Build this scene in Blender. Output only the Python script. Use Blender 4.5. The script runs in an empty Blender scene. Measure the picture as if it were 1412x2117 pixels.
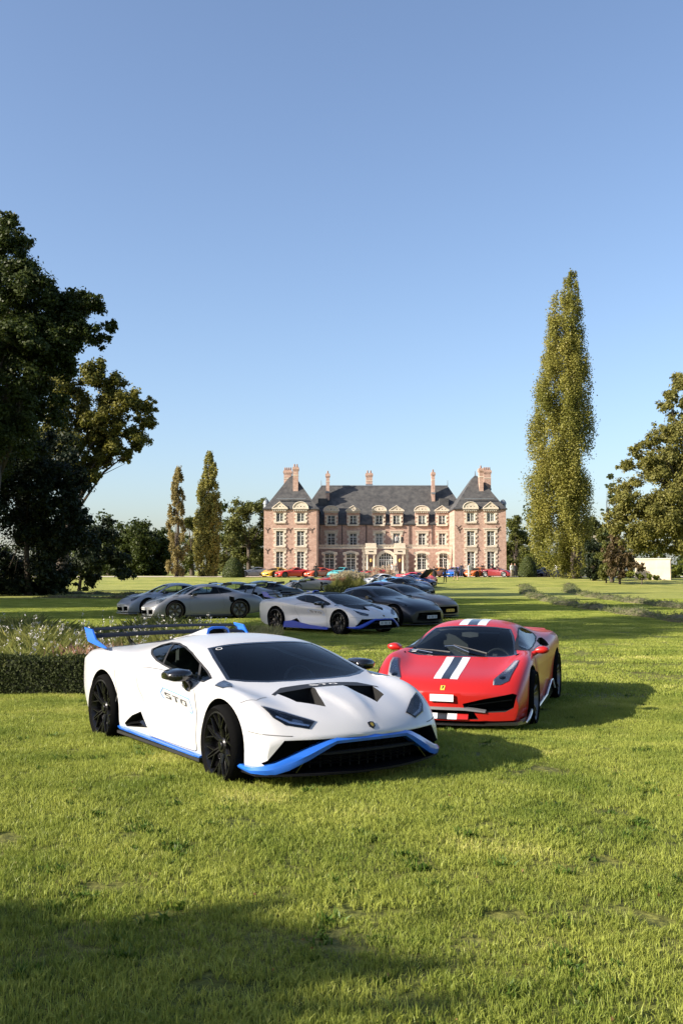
import bpy, bmesh, math, random
import numpy as np
from mathutils import Vector, Matrix
from mathutils.bvhtree import BVHTree
from mathutils.geometry import delaunay_2d_cdt
R = math.radians
S = bpy.context.scene
C = S.collection

# ------------------------------------------------------------------ camera
cam_d = bpy.data.cameras.new('camera'); cam = bpy.data.objects.new('camera', cam_d); C.objects.link(cam)
cam_d.sensor_fit = 'HORIZONTAL'; cam_d.sensor_width = 36.0; cam_d.lens = 36.0*2059/1412
cam_d.clip_start = 0.05; cam_d.clip_end = 3000
cam.location = (0, 0, 1.77); cam.rotation_euler = (R(90)+0.059, 0, 0)
S.camera = cam
# ------------------------------------------------------------------ sky and sun
SUN_EL, SUN_AZ = R(26.5), R(-111)      # azimuth of the sun seen from above, from +Y towards +X
w = bpy.data.worlds.new('World'); S.world = w; w.use_nodes = True
nt = w.node_tree; nt.nodes.clear()
sky = nt.nodes.new('ShaderNodeTexSky'); sky.sky_type = 'NISHITA'; sky.sun_disc = False
sky.sun_elevation = SUN_EL; sky.sun_rotation = SUN_AZ
sky.air_density = 1.0; sky.dust_density = 1.5; sky.ozone_density = 3.8; sky.altitude = 0
bg = nt.nodes.new('ShaderNodeBackground'); bg.inputs['Strength'].default_value = 0.113
wo = nt.nodes.new('ShaderNodeOutputWorld')
wb = nt.nodes.new('ShaderNodeMix'); wb.data_type = 'RGBA'; wb.blend_type = 'MULTIPLY'; wb.inputs[0].default_value = 1; wb.inputs[7].default_value = (1.01, .955, .94, 1)   # white balance
hs = nt.nodes.new('ShaderNodeHueSaturation'); hs.inputs['Saturation'].default_value = .96
nt.links.new(sky.outputs[0], hs.inputs['Color']); nt.links.new(hs.outputs[0], wb.inputs[6]); nt.links.new(wb.outputs[2], bg.inputs[0]); nt.links.new(bg.outputs[0], wo.inputs[0])
sd = bpy.data.lights.new('sun', 'SUN'); sd.energy = 5.0; sd.angle = R(0.5); sd.color = (1.0, .90, .76)
sun = bpy.data.objects.new('sun', sd); C.objects.link(sun)
tosun = Vector((math.sin(SUN_AZ)*math.cos(SUN_EL), math.cos(SUN_AZ)*math.cos(SUN_EL), math.sin(SUN_EL)))
sun.rotation_euler = tosun.to_track_quat('Z', 'Y').to_euler(); sun.location = tosun*200
S.view_settings.view_transform = 'Standard'; S.view_settings.look = 'None'
S.view_settings.gamma = 1; S.view_settings.use_curve_mapping = False
S.view_settings.exposure = 1.08
S.render.engine = 'CYCLES'
try:
    S.cycles.use_denoising = True
    S.cycles.caustics_reflective = False; S.cycles.caustics_refractive = False
    S.cycles.max_bounces = 8; S.cycles.transparent_max_bounces = 16
except Exception: pass

# ------------------------------------------------------------------ helpers
def tag(o, label=None, cat=None, group=None, kind=None):
    if label: o['label'] = label
    if cat: o['category'] = cat
    if group: o['group'] = group
    if kind: o['kind'] = kind
    return o
def empty(name, loc=(0,0,0), rz=0, parent=None):
    o = bpy.data.objects.new(name, None); C.objects.link(o); o.location = loc; o.rotation_euler = (0,0,rz)
    o.empty_display_size = .2
    if parent: o.parent = parent
    return o
def link(name, me, parent=None, loc=None):
    o = bpy.data.objects.new(name, me); C.objects.link(o)
    if parent: o.parent = parent
    if loc is not None: o.location = loc
    return o
def mesh(name, v, f, mats=None, smooth=False, mi=None, angle=None):
    me = bpy.data.meshes.new(name); me.from_pydata([tuple(p) for p in v], [], f)
    if mats:
        for m in (mats if isinstance(mats, (list, tuple)) else [mats]): me.materials.append(m)
    if mi is not None: me.polygons.foreach_set('material_index', mi)
    if smooth or angle: me.polygons.foreach_set('use_smooth', [True]*len(me.polygons))
    me.update()
    if angle: me.set_sharp_from_angle(angle=R(angle))
    return me
def np_mesh(name, v, f, mat, smooth=False, mi=None):
    """v (n,3) array, f (m,k) array of equal-sided faces"""
    v = np.asarray(v, np.float32); f = np.asarray(f, np.int32); m, k = f.shape
    me = bpy.data.meshes.new(name); me.vertices.add(len(v)); me.vertices.foreach_set('co', v.ravel())
    me.loops.add(m*k); me.loops.foreach_set('vertex_index', f.ravel())
    me.polygons.add(m); me.polygons.foreach_set('loop_start', np.arange(0, m*k, k, dtype=np.int32))
    for mm in (mat if isinstance(mat, (list, tuple)) else [mat]): me.materials.append(mm)
    if mi is not None: me.polygons.foreach_set('material_index', np.asarray(mi, np.int32))
    if smooth: me.polygons.foreach_set('use_smooth', np.ones(m, bool))
    me.update(calc_edges=True)
    return me
class MB:
    """collects shapes and links them as one mesh object"""
    def __init__(s): s.v = []; s.f = []
    def add(s, v, f):
        o = len(s.v); s.v += [tuple(p) for p in v]; s.f += [tuple(i+o for i in q) for q in f]; return s
    def box(s, x0, x1, y0, y1, z0, z1):
        return s.add([(x0,y0,z0),(x1,y0,z0),(x1,y1,z0),(x0,y1,z0),(x0,y0,z1),(x1,y0,z1),(x1,y1,z1),(x0,y1,z1)],
            [(0,3,2,1),(4,5,6,7),(0,1,5,4),(1,2,6,5),(2,3,7,6),(3,0,4,7)])
    def rings(s, rings, cap=True, close=True):
        n = len(rings[0]); v = [p for r in rings for p in r]; f = []
        for i in range(len(rings)-1):
            for j in range(n if close else n-1):
                k = (j+1) % n; f.append((i*n+j, i*n+k, (i+1)*n+k, (i+1)*n+j))
        if cap: f += [tuple(range(n-1,-1,-1)), tuple((len(rings)-1)*n+j for j in range(n))]
        return s.add(v, f)
    def tube(s, pts, rad, n=8, cap=True, flat=1.0):
        pts = [Vector(p) for p in pts]; rs = rad if isinstance(rad, (list, tuple)) else [rad]*len(pts); rr = []
        up = Vector((0,0,1))
        for i, p in enumerate(pts):
            t = (pts[min(i+1, len(pts)-1)]-pts[max(i-1, 0)]).normalized()
            a = t.cross(up)
            if a.length < 1e-3: a = t.cross(Vector((0,1,0)))
            a.normalize(); b = a.cross(t)
            rr.append([p + a*math.cos(2*math.pi*k/n)*rs[i] + b*math.sin(2*math.pi*k/n)*rs[i]*flat for k in range(n)])
        return s.rings(rr, cap)
    def lathe(s, prof, n=24, axis='z', c=(0,0,0)):
        rr = []
        for r, h in prof:
            ring = []
            for k in range(n):
                a = 2*math.pi*k/n; u, w_ = r*math.cos(a), r*math.sin(a)
                ring.append({'z':(u+c[0], w_+c[1], h+c[2]), 'y':(w_+c[0], h+c[1], u+c[2]), 'x':(h+c[0], u+c[1], w_+c[2])}[axis])
            rr.append(ring)
        return s.rings(rr, False)
    def prism(s, poly, axis, a0, a1):
        """polygon in the plane across `axis`, extruded from a0 to a1: 'y'->(x,z), 'z'->(x,y), 'x'->(y,z)"""
        def P(p, a): return {'y':(p[0],a,p[1]), 'z':(p[0],p[1],a), 'x':(a,p[0],p[1])}[axis]
        n = len(poly)
        A = sum(poly[i][0]*poly[(i+1)%n][1]-poly[(i+1)%n][0]*poly[i][1] for i in range(n))
        if (A < 0) != (axis == 'y'): poly = poly[::-1]
        v = [P(p, a0) for p in poly]+[P(p, a1) for p in poly]
        f = [tuple(range(n-1,-1,-1)), tuple(range(n, 2*n))]+[(i, (i+1)%n, n+(i+1)%n, n+i) for i in range(n)]
        return s.add(v, f)
    def mesh(s, name, mat, smooth=False, angle=None): return mesh(name, s.v, s.f, mat, smooth, None, angle)
    def build(s, name, mat, parent=None, smooth=False, angle=None, loc=None):
        return link(name, s.mesh(name, mat, smooth, angle), parent, loc)

def evaluated(ob):
    dg = bpy.context.evaluated_depsgraph_get(); e = ob.evaluated_get(dg)
    return bpy.data.meshes.new_from_object(e, preserve_all_data_layers=False, depsgraph=dg)
def apply_mods(me, mods):
    ob = bpy.data.objects.new('temporary', me); C.objects.link(ob)
    for fn in mods: fn(ob)
    r = evaluated(ob); bpy.data.objects.remove(ob); return r

# ------------------------------------------------------------------ materials
MAT = {}
def lerp_nodes(nt, scale, detail, vec, rough=.6):
    n = nt.nodes.new('ShaderNodeTexNoise'); n.inputs['Scale'].default_value = scale; n.inputs['Detail'].default_value = detail
    n.inputs['Roughness'].default_value = rough
    if vec: nt.links.new(vec, n.inputs['Vector'])
    return n
def mat(name, col, rough=.5, metal=0, coat=0, coat_rough=.05, noise=None, bump=None, spec=None, emit=None, col2=None, sheen=0, coords='Object'):
    """noise=(scale, amount), col2 = second colour mixed by the noise, bump=(scale, strength, distance)"""
    if name in MAT: return MAT[name]
    m = bpy.data.materials.new(name); m.use_nodes = True; nt = m.node_tree; b = nt.nodes['Principled BSDF']
    c4 = (*col, 1); b.inputs['Base Color'].default_value = c4
    b.inputs['Roughness'].default_value = rough; b.inputs['Metallic'].default_value = metal
    b.inputs['Coat Weight'].default_value = coat; b.inputs['Coat Roughness'].default_value = coat_rough
    if spec is not None: b.inputs['Specular IOR Level'].default_value = spec
    if emit: b.inputs['Emission Color'].default_value = (*emit[0], 1); b.inputs['Emission Strength'].default_value = emit[1]
    tc = nt.nodes.new('ShaderNodeTexCoord'); vec = tc.outputs[coords] if coords in tc.outputs else None
    if coords == 'World':
        g = nt.nodes.new('ShaderNodeNewGeometry'); vec = g.outputs['Position']
    if noise:
        n = lerp_nodes(nt, noise[0], 5, vec); r = nt.nodes.new('ShaderNodeValToRGB')
        a = noise[1]; k2 = col2 or tuple(min(1, c*(1+a)) for c in col); k1 = col if col2 else tuple(c*(1-a) for c in col)
        r.color_ramp.elements[0].position = .35; r.color_ramp.elements[1].position = .65
        r.color_ramp.elements[0].color = (*k1, 1); r.color_ramp.elements[1].color = (*k2, 1)
        nt.links.new(n.outputs['Fac'], r.inputs[0]); nt.links.new(r.outputs[0], b.inputs['Base Color'])
    if bump:
        n = lerp_nodes(nt, bump[0], 3, vec); bp = nt.nodes.new('ShaderNodeBump')
        bp.inputs['Strength'].default_value = bump[1]; bp.inputs['Distance'].default_value = bump[2] if len(bump) > 2 else .01
        nt.links.new(n.outputs['Fac'], bp.inputs['Height']); nt.links.new(bp.outputs[0], b.inputs['Normal'])
    MAT[name] = m; return m
def glass(name, tint=(.55,.65,.62), refl=1.5, rough=.02):
    """thin tinted glass: see-through tint mixed with a mirror reflection by angle"""
    if name in MAT: return MAT[name]
    m = bpy.data.materials.new(name); m.use_nodes = True; nt = m.node_tree; nt.nodes.clear()
    t = nt.nodes.new('ShaderNodeBsdfTransparent'); t.inputs[0].default_value = (*tint, 1)
    g = nt.nodes.new('ShaderNodeBsdfGlossy'); g.inputs['Roughness'].default_value = rough; g.inputs[0].default_value = (1,1,1,1)
    fr = nt.nodes.new('ShaderNodeFresnel'); fr.inputs[0].default_value = refl
    mx = nt.nodes.new('ShaderNodeMixShader'); o = nt.nodes.new('ShaderNodeOutputMaterial')
    nt.links.new(fr.outputs[0], mx.inputs[0]); nt.links.new(t.outputs[0], mx.inputs[1]); nt.links.new(g.outputs[0], mx.inputs[2])
    nt.links.new(mx.outputs[0], o.inputs[0]); MAT[name] = m; return m
def paint(name, col, metal=0., rough=.32, dew=0., coat=1.0):
    m = mat(name, col, rough=rough, metal=metal, coat=coat, coat_rough=.04 if not dew else .22, bump=(150, dew, .003) if dew else None)
    return m
black_gloss = mat('black_gloss', (.008,.008,.009), .12, coat=.6)
black_matt = mat('black_plastic', (.012,.012,.013), .55)
void = mat('dark_recess', (.004,.004,.004), .9)
rubber = mat('tyre_rubber', (.006,.006,.006), .9, bump=(60,.5,.004), spec=.05)
carbon = mat('carbon', (.02,.02,.022), .25, coat=.8, noise=(300,.5))
rim_black = mat('rim_black', (.030,.030,.032), .25, metal=.8)
rim_grey = mat('rim_grey', (.16,.15,.14), .3, metal=.9)
rim_silver = mat('rim_silver', (.45,.45,.46), .3, metal=.9)
steel = mat('brake_steel', (.25,.25,.26), .35, metal=1)
chrome = mat('chrome', (.6,.6,.62), .12, metal=1)
cabin = mat('cabin_trim', (.015,.015,.016), .8, noise=(40,.3))
glass_dark = glass('dark_tinted_glass', (.60,.68,.65), refl=1.3)
glass_clear = glass('windscreen_glass', (.68,.76,.76), refl=1.23)
lens_mat = glass('headlight_lens', (.90,.92,.95), refl=1.4, rough=.05)
white_plate = mat('plate_white', (.5,.5,.5), .5)
yellow_plate = mat('plate_yellow', (.7,.42,.04), .4)
brass = mat('badge_gold', (.55,.38,.06), .35, metal=.6)
lamp_white = mat('lamp_white', (.92,.94,.96), .22, metal=.75)
# ------------------------------------------------------------------ cars
def cage_rings(st):
    out = []
    for x, c, pts in st:
        L = [(x-c*y*y, y, z) for y, z in pts]
        ring = L + [(a, -b, d) for a, b, d in L[-2:0:-1]]
        out.append(ring)
    return out
def body_surface(st, level=2, crease=None):
    rr = cage_rings(st); n = len(rr[0]); h = n//2+1
    v = [p for r in rr for p in r]; f = []
    for i in range(len(rr)-1):
        for j in range(n):
            k = (j+1) % n; f.append((i*n+j, (i+1)*n+j, (i+1)*n+k, i*n+k))
    half = [(0,1,8,9),(1,7,8),(1,2,6,7),(2,3,5,6),(3,4,5)]     # end caps, quads joining the lower and upper edge
    for o in (0, (len(rr)-1)*n):
        for q in half:
            f.append(tuple(o+j for j in q)); f.append(tuple(o+(n-j) % n for j in q[::-1]))
    me = mesh('shell', v, f)
    bm = bmesh.new(); bm.from_mesh(me)
    bmesh.ops.recalc_face_normals(bm, faces=bm.faces)
    cl = bm.edges.layers.float.get('crease_edge') or bm.edges.layers.float.new('crease_edge')
    crease = crease or {}
    for e in bm.edges:
        a, b = sorted((e.verts[0].index, e.verts[1].index)); ia, ib = a//n, b//n; ja, jb = a % n, b % n
        ja = min(ja, n-ja) if ja else 0; jb = min(jb, n-jb) if jb else 0
        if ia != ib and ja == jb and ja in crease:
            cr = crease[ja]; cr = cr(st[ia][0]) if callable(cr) else cr
            e[cl] = cr
        if ia == ib and ia in (0, len(rr)-1) and (abs(ja-jb) == 1) and ja == ja: e[cl] = .8
    bm.to_mesh(me); bm.free()
    def sub(ob):
        md = ob.modifiers.new('s', 'SUBSURF'); md.levels = level; md.render_levels = level
    return apply_mods(me, [sub])
def sculpt(me, fn):
    for v in me.vertices: v.co += Vector(fn(v.co.x, v.co.y, v.co.z))
def seam(bvh, pts, axis, width=.006, off=.002, step=.04):
    """a thin dark shut line that follows the body"""
    d = dense(pts, step, False); V = []; n = len(d)
    L, Rr = [], []
    for i, p in enumerate(d):
        a, b = Vector(d[max(0, i-1)]), Vector(d[min(n-1, i+1)]); t = (b-a).normalized(); nn = Vector((-t.y, t.x))*width*.5; p = Vector(p); L.append(tuple(p+nn)); Rr.append(tuple(p-nn))
    V = project(bvh, L, axis, off)+project(bvh, Rr, axis, off); f = [(i, i+1, n+i+1, n+i) for i in range(n-1)]
    return mesh('shut_line', V, f+[], [seam_m])
def bvh_of(me):
    v = [p.co.copy() for p in me.vertices]; return BVHTree.FromPolygons(v, [tuple(p.vertices) for p in me.polygons])
def boolean(me, cutters, op='DIFFERENCE'):
    for cme in cutters:
        cut = bpy.data.objects.new('cut', cme); C.objects.link(cut)
        def bo(ob):
            md = ob.modifiers.new('b', 'BOOLEAN'); md.operation = op; md.solver = 'EXACT'; md.object = cut
            try: md.material_mode = 'TRANSFER'
            except Exception: pass
        me = apply_mods(me, [bo]); bpy.data.objects.remove(cut)
    return me
DIRS = {'z': (Vector((0,0,3)), Vector((0,0,-1))), 'y-': (Vector((0,-3,0)), Vector((0,1,0))), 'y+': (Vector((0,3,0)), Vector((0,-1,0))),
        'x': (Vector((4,0,0)), Vector((-1,0,0))), 'x-': (Vector((-4,0,0)), Vector((1,0,0)))}
def lift(p, axis):
    o, d = DIRS[axis]
    if axis == 'z': return Vector((p[0], p[1], o.z))
    if axis[0] == 'y': return Vector((p[0], o.y, p[1]))
    return Vector((o.x, p[0], p[1]))
def dense(poly, step, close=True):
    out = []; n = len(poly)
    for i in range(n if close else n-1):
        a, b = poly[i], poly[(i+1) % n]; L = math.dist(a, b); k = max(1, int(L/step+.5))
        for t in range(k): out.append((a[0]+(b[0]-a[0])*t/k, a[1]+(b[1]-a[1])*t/k))
    if not close: out.append(tuple(poly[-1]))
    return out
def round_poly(poly, r=.25, n=4):
    """cut and round polygon corners"""
    out = []; m = len(poly)
    for i in range(m):
        p, a, b = Vector(poly[i]), Vector(poly[i-1]), Vector(poly[(i+1) % m])
        s, e = p+(a-p)*r, p+(b-p)*r
        for k in range(n+1):
            t = k/n; out.append(tuple(s*(1-t)**2+p*2*t*(1-t)+e*t*t))
    return out
def project(bvh, pts, axis, off):
    o, d = DIRS[axis]; out = []
    for p in pts:
        s = lift(p, axis); h = bvh.ray_cast(s, d)
        if h[0] is None:
            q = bvh.find_nearest(s + d*2.2); h = (q[0], q[1])
        nn = h[1] if h[1].dot(d) < 0 else -h[1]
        out.append(h[0] + (nn*.7 - d*.3).normalized()*off)
    return out
def patch(bvh, poly, axis, off=.003, step=.04, name='patch', mats=None, thick=0):
    """a piece that follows the body inside a polygon drawn from one side"""
    b = dense(poly, step); n = len(b)
    xs = [p[0] for p in b]; ys = [p[1] for p in b]; inner = []
    nx, ny = int((max(xs)-min(xs))/step)+1, int((max(ys)-min(ys))/step)+1
    def inside(q):
        c = False
        for i in range(n):
            a, e = b[i], b[i-1]
            if (a[1] > q[1]) != (e[1] > q[1]) and q[0] < (e[0]-a[0])*(q[1]-a[1])/(e[1]-a[1])+a[0]: c = not c
        return c
    for i in range(nx+1):
        for j in range(ny+1):
            q = (min(xs)+(i+.5)*step, min(ys)+(j+.5)*step)
            if inside(q) and min(math.dist(q, p) for p in b) > step*.45: inner.append(q)
    pts = [Vector(p) for p in b+inner]
    r = delaunay_2d_cdt(pts, [(i, (i+1) % n) for i in range(n)], [], 1, 1e-5)
    v2, f = r[0], [list(t) for t in r[2]]
    v3 = project(bvh, [(p.x, p.y) for p in v2], axis, off)
    o, d = DIRS[axis]; ff = []
    for t in f:
        nn = (v3[t[1]]-v3[t[0]]).cross(v3[t[2]]-v3[t[0]])
        ff.append(tuple(t) if nn.dot(d) < 0 else tuple(t[::-1]))
    if thick:
        m = len(v3); cnt = {}
        for t in ff:
            for i in range(3):
                e = (t[i], t[(i+1) % 3]); cnt[e] = 1
        v3 = v3+[p+d*thick for p in v3]
        for (a, e) in list(cnt):
            if (e, a) not in cnt: ff.append((e, a, a+m, e+m))
    return mesh(name, v3, ff, mats, smooth=True, angle=40)
def ring_patch(bvh, poly, axis, width, off, step, name, mats):
    """a border strip just inside a polygon"""
    b = dense(poly, step); n = len(b); cx = sum(p[0] for p in b)/n; cy = sum(p[1] for p in b)/n
    A = sum(b[i][0]*b[(i+1)%n][1]-b[(i+1)%n][0]*b[i][1] for i in range(n)); sg = 1 if A > 0 else -1
    inn = []
    for i in range(n):
        a, e = Vector(b[i-1]), Vector(b[(i+1) % n]); t = (e-a).normalized(); nn = Vector((-t.y, t.x))*sg
        inn.append(tuple(Vector(b[i])+nn*width))
    v = project(bvh, b, axis, off)+project(bvh, inn, axis, off); f = [(i, (i+1) % n, n+(i+1) % n, n+i) for i in range(n)]
    o, d = DIRS[axis]; q = f[0]; nn = (v[q[1]]-v[q[0]]).cross(v[q[2]]-v[q[0]])
    if nn.dot(d) > 0: f = [t[::-1] for t in f]
    return mesh(name, v, f, mats, smooth=True)
def mir(poly): return [(p[0], -p[1]) for p in poly]

seam_m = mat('shut_line', (.10,.10,.10), .8)
def wheel_meshes(rt, rr, wd, style, rim_m, n=5, cap=None):
    """tyre, rim and brake meshes, axle along y, outer face at y=-0 side (negative y is outward)"""
    key = (rt, rr, wd, style, rim_m.name, n, cap.name if cap else '')
    if key in WHEELS: return WHEELS[key]
    w2 = wd
    t = MB().lathe([(rr-.012, .012),(rr+.004, -.004),(rr+.016, -.012),((rt+rr)/2, -.022),(rt-.02, -.012),(rt-.006, .008),(rt, .035),(rt, w2-.035),(rt-.02, w2),(rr, w2),(rr-.012, .012)], 56, 'y')
    tm = t.mesh('tyre', rubber, True, 50)
    b = MB().lathe([(rr-.001, -.002),(rr-.014, -.004),(rr-.022, .012),(rr-.03, .03),(rr-.05, w2*.6),(rr-.03, w2-.01),(rr-.001, w2-.01)], 56, 'y')
    def bar(a0, r0, a1, r1, w0, w1, y0, y1, dep=.03):
        p, q = Vector((math.sin(a0)*r0, 0, math.cos(a0)*r0)), Vector((math.sin(a1)*r1, 0, math.cos(a1)*r1))
        t_ = (q-p).normalized(); s = Vector((t_.z, 0, -t_.x)); Y = Vector((0,1,0)); rg = []
        for P, ww, y in ((p, w0, y0), (q, w1, y1)):
            rg.append([P+s*ww*.5+Y*(y+.012), P+s*ww*.22+Y*y, P-s*ww*.22+Y*y, P-s*ww*.5+Y*(y+.012), P-s*ww*.5+Y*(y+dep), P+s*ww*.5+Y*(y+dep)])
        b.rings(rg)
    y0, y1 = .045, .004
    for k in range(n):
        a = 2*math.pi*k/n; h = math.pi/n
        if style == 'twin_y':
            for s in (-1, 1):
                bar(a+s*.17, .05, a+s*.11, rr*.52, .026, .022, y0, .022)
                bar(a+s*.11, rr*.50, a+s*.03, rr-.015, .022, .016, .022, y1)
                bar(a+s*.11, rr*.50, a+s*.40, rr-.015, .020, .015, .022, y1)
        elif style == 'split':
            for s in (-1, 1):
                bar(a+s*.05, .05, a+s*.16, rr-.015, .03, .02, y0, y1)
        else:
            bar(a, .05, a, rr-.015, .05, .03, y0, y1)
    b.lathe([(.001, .03),(.055, .032),(.07, .045),(.07, .085)], 20, 'y')
    rm = b.mesh('rim', rim_m, True, 30)
    c = MB().lathe([(.001, .018),(.03, .018),(.036, .024),(.036, .04)], 16, 'y').mesh('hub_cap', cap or rim_m, True, 30)
    d = MB().lathe([(.05, .10),(rr*.78, .10),(rr*.80, .106),(rr*.80, .13),(.05, .13)], 32, 'y')
    dm = d.mesh('brake_disc', steel, True, 30)
    WHEELS[key] = (tm, rm, c, dm); return WHEELS[key]
WHEELS = {}
def add_wheel(root, x, side, yout, rt, rr, wd, style, rim_m, n, cap=None, steer=0, small=False):
    """side -1: right side of the car (negative y)"""
    tm, rm, cm, dm = wheel_meshes(rt, rr, wd, style, rim_m, n, cap)
    e = empty('wheel', (x, side*yout, rt), 0 if side < 0 else math.pi, root)
    e.rotation_euler.z += steer
    link('tyre', tm, e); link('rim', rm, e)
    if not small: link('hub_cap', cm, e); link('brake_disc', dm, e)
    return e

def seat_mesh(name, m, bucket=True):
    b = MB()
    def slab(path, w0, w1, th):
        rg = []
        for i, (x, z) in enumerate(path):
            t = i/(len(path)-1); ww = w0+(w1-w0)*t; k = path[min(i+1, len(path)-1)], path[max(i-1, 0)]
            dx, dz = k[0][0]-k[1][0], k[0][1]-k[1][1]; l = math.hypot(dx, dz); nx, nz = -dz/l, dx/l
            rg.append([(x, -ww, z), (x+nx*th*1.3, -ww*1.02, z+nz*th*1.3), (x+nx*th, -ww*.7, z+nz*th), (x+nx*.6*th, 0, z+nz*.6*th), (x+nx*th, ww*.7, z+nz*th), (x+nx*th*1.3, ww*1.02, z+nz*th*1.3), (x, ww, z)])
        b.rings(rg)
    slab([(.42,.30),(.2,.27),(0,.27)], .25, .24, .07)
    slab([(.0,.27),(-.08,.45),(-.17,.66),(-.22,.78),(-.25,.88)], .24, .17, .07)
    slab([(-.25,.86),(-.28,.95),(-.31,1.02)], .14, .11, .06)
    return b.mesh(name, m, True, 50)
def steering_mesh(m):
    b = MB(); n = 20
    pts = [(0, .17*math.cos(2*math.pi*k/n), .165*math.sin(2*math.pi*k/n)) for k in range(n+1)]
    b.tube(pts, .016, 6, False)
    b.box(-.02,.03,-.055,.055,-.06,.05); b.box(-.01,.012,-.16,.16,-.012,.02); b.box(.0,.25,-.03,.03,-.03,.03)
    return b.mesh('steering_wheel', m, True, 40)
def mirror_mesh(pts_scale, m): pass
B4 = lambda zb, yb, ys, zs, y3, z3: [(0,zb),(yb,zb),(ys,zs),(y3,z3)]
STO = [
 (2.18,.36, B4(.20,.55,.80,.20,.845,.25)+[(0.855,.32),(0.836,.41),(0.745,.45),(0.506,.465),(0.248,.47),(0,.472)]),
 (2.08,.34, B4(.19,.6,.85,.19,.89,.25)+[(0.902,.38),(0.883,.54),(0.782,.585),(0.531,.57),(0.261,.575),(0,.585)]),
 (1.85,.24, B4(.165,.7,.90,.175,.945,.25)+[(0.941,.43),(0.921,.65),(0.818,.71),(0.561,.66),(0.315,.68),(0,.685)]),
 (1.58,.14, B4(.165,.7,.91,.175,.95,.26)+[(.962,.47),(.945,.725),(.83,.78),(.60,.715),(.33,.745),(0,.75)]),
 (1.31,.10, B4(.165,.7,.91,.175,.95,.26)+[(.962,.50),(.945,.755),(.83,.805),(.63,.75),(.33,.785),(0,.795)]),
 (1.14,.10, B4(.165,.7,.90,.175,.94,.26)+[(.945,.50),(.93,.755),(.83,.81),(.74,.80),(.38,.825),(0,.835)]),
 (.85,.06, B4(.165,.7,.90,.175,.935,.25)+[(.92,.48),(.915,.735),(.825,.82),(.745,.885),(.43,.955),(0,.965)]),
 (.50,.02, B4(.165,.7,.90,.175,.93,.24)+[(.905,.46),(.905,.735),(.805,.84),(.70,1.015),(.42,1.095),(0,1.11)]),
 (.14,0, B4(.165,.7,.90,.175,.93,.24)+[(.90,.46),(.91,.745),(.795,.86),(.655,1.11),(.39,1.19),(0,1.205)]),
 (-.35,0, B4(.165,.7,.90,.175,.93,.24)+[(.905,.47),(.92,.765),(.80,.88),(.60,1.125),(.35,1.195),(0,1.205)]),
 (-.70,0, B4(.165,.7,.90,.175,.935,.25)+[(.93,.49),(.935,.80),(.825,.91),(.54,1.095),(.3,1.16),(0,1.17)]),
 (-1.02,0, B4(.165,.7,.91,.175,.95,.26)+[(.965,.52),(.965,.845),(.85,.945),(.54,1.02),(.3,1.085),(0,1.10)]),
 (-1.32,0, B4(.165,.7,.91,.18,.955,.27)+[(.985,.54),(.975,.865),(.86,.955),(.56,.97),(.3,1.025),(0,1.04)]),
 (-1.68,0, B4(.13,.7,.91,.15,.95,.29)+[(.98,.54),(.965,.86),(.85,.94),(.58,.945),(.3,.97),(0,.98)]),
 (-2.0,-.06, B4(.18,.65,.88,.20,.92,.34)+[(.95,.54),(.94,.83),(.83,.915),(.58,.925),(.3,.935),(0,.94)]),
 (-2.22,-.10, B4(.24,.6,.80,.26,.86,.40)+[(.88,.55),(.87,.79),(.79,.885),(.55,.90),(.28,.905),(0,.905)]),
]
LOW = lambda z: z if z < .85 else .85+(z-.85)*.83          # a low flat roof
STO = [(x, c, [(y, LOW(z)) if i > 5 and -1.2 < x < 1.2 else (y, z) for i, (y, z) in enumerate(p)]) for x, c, p in STO]
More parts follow.
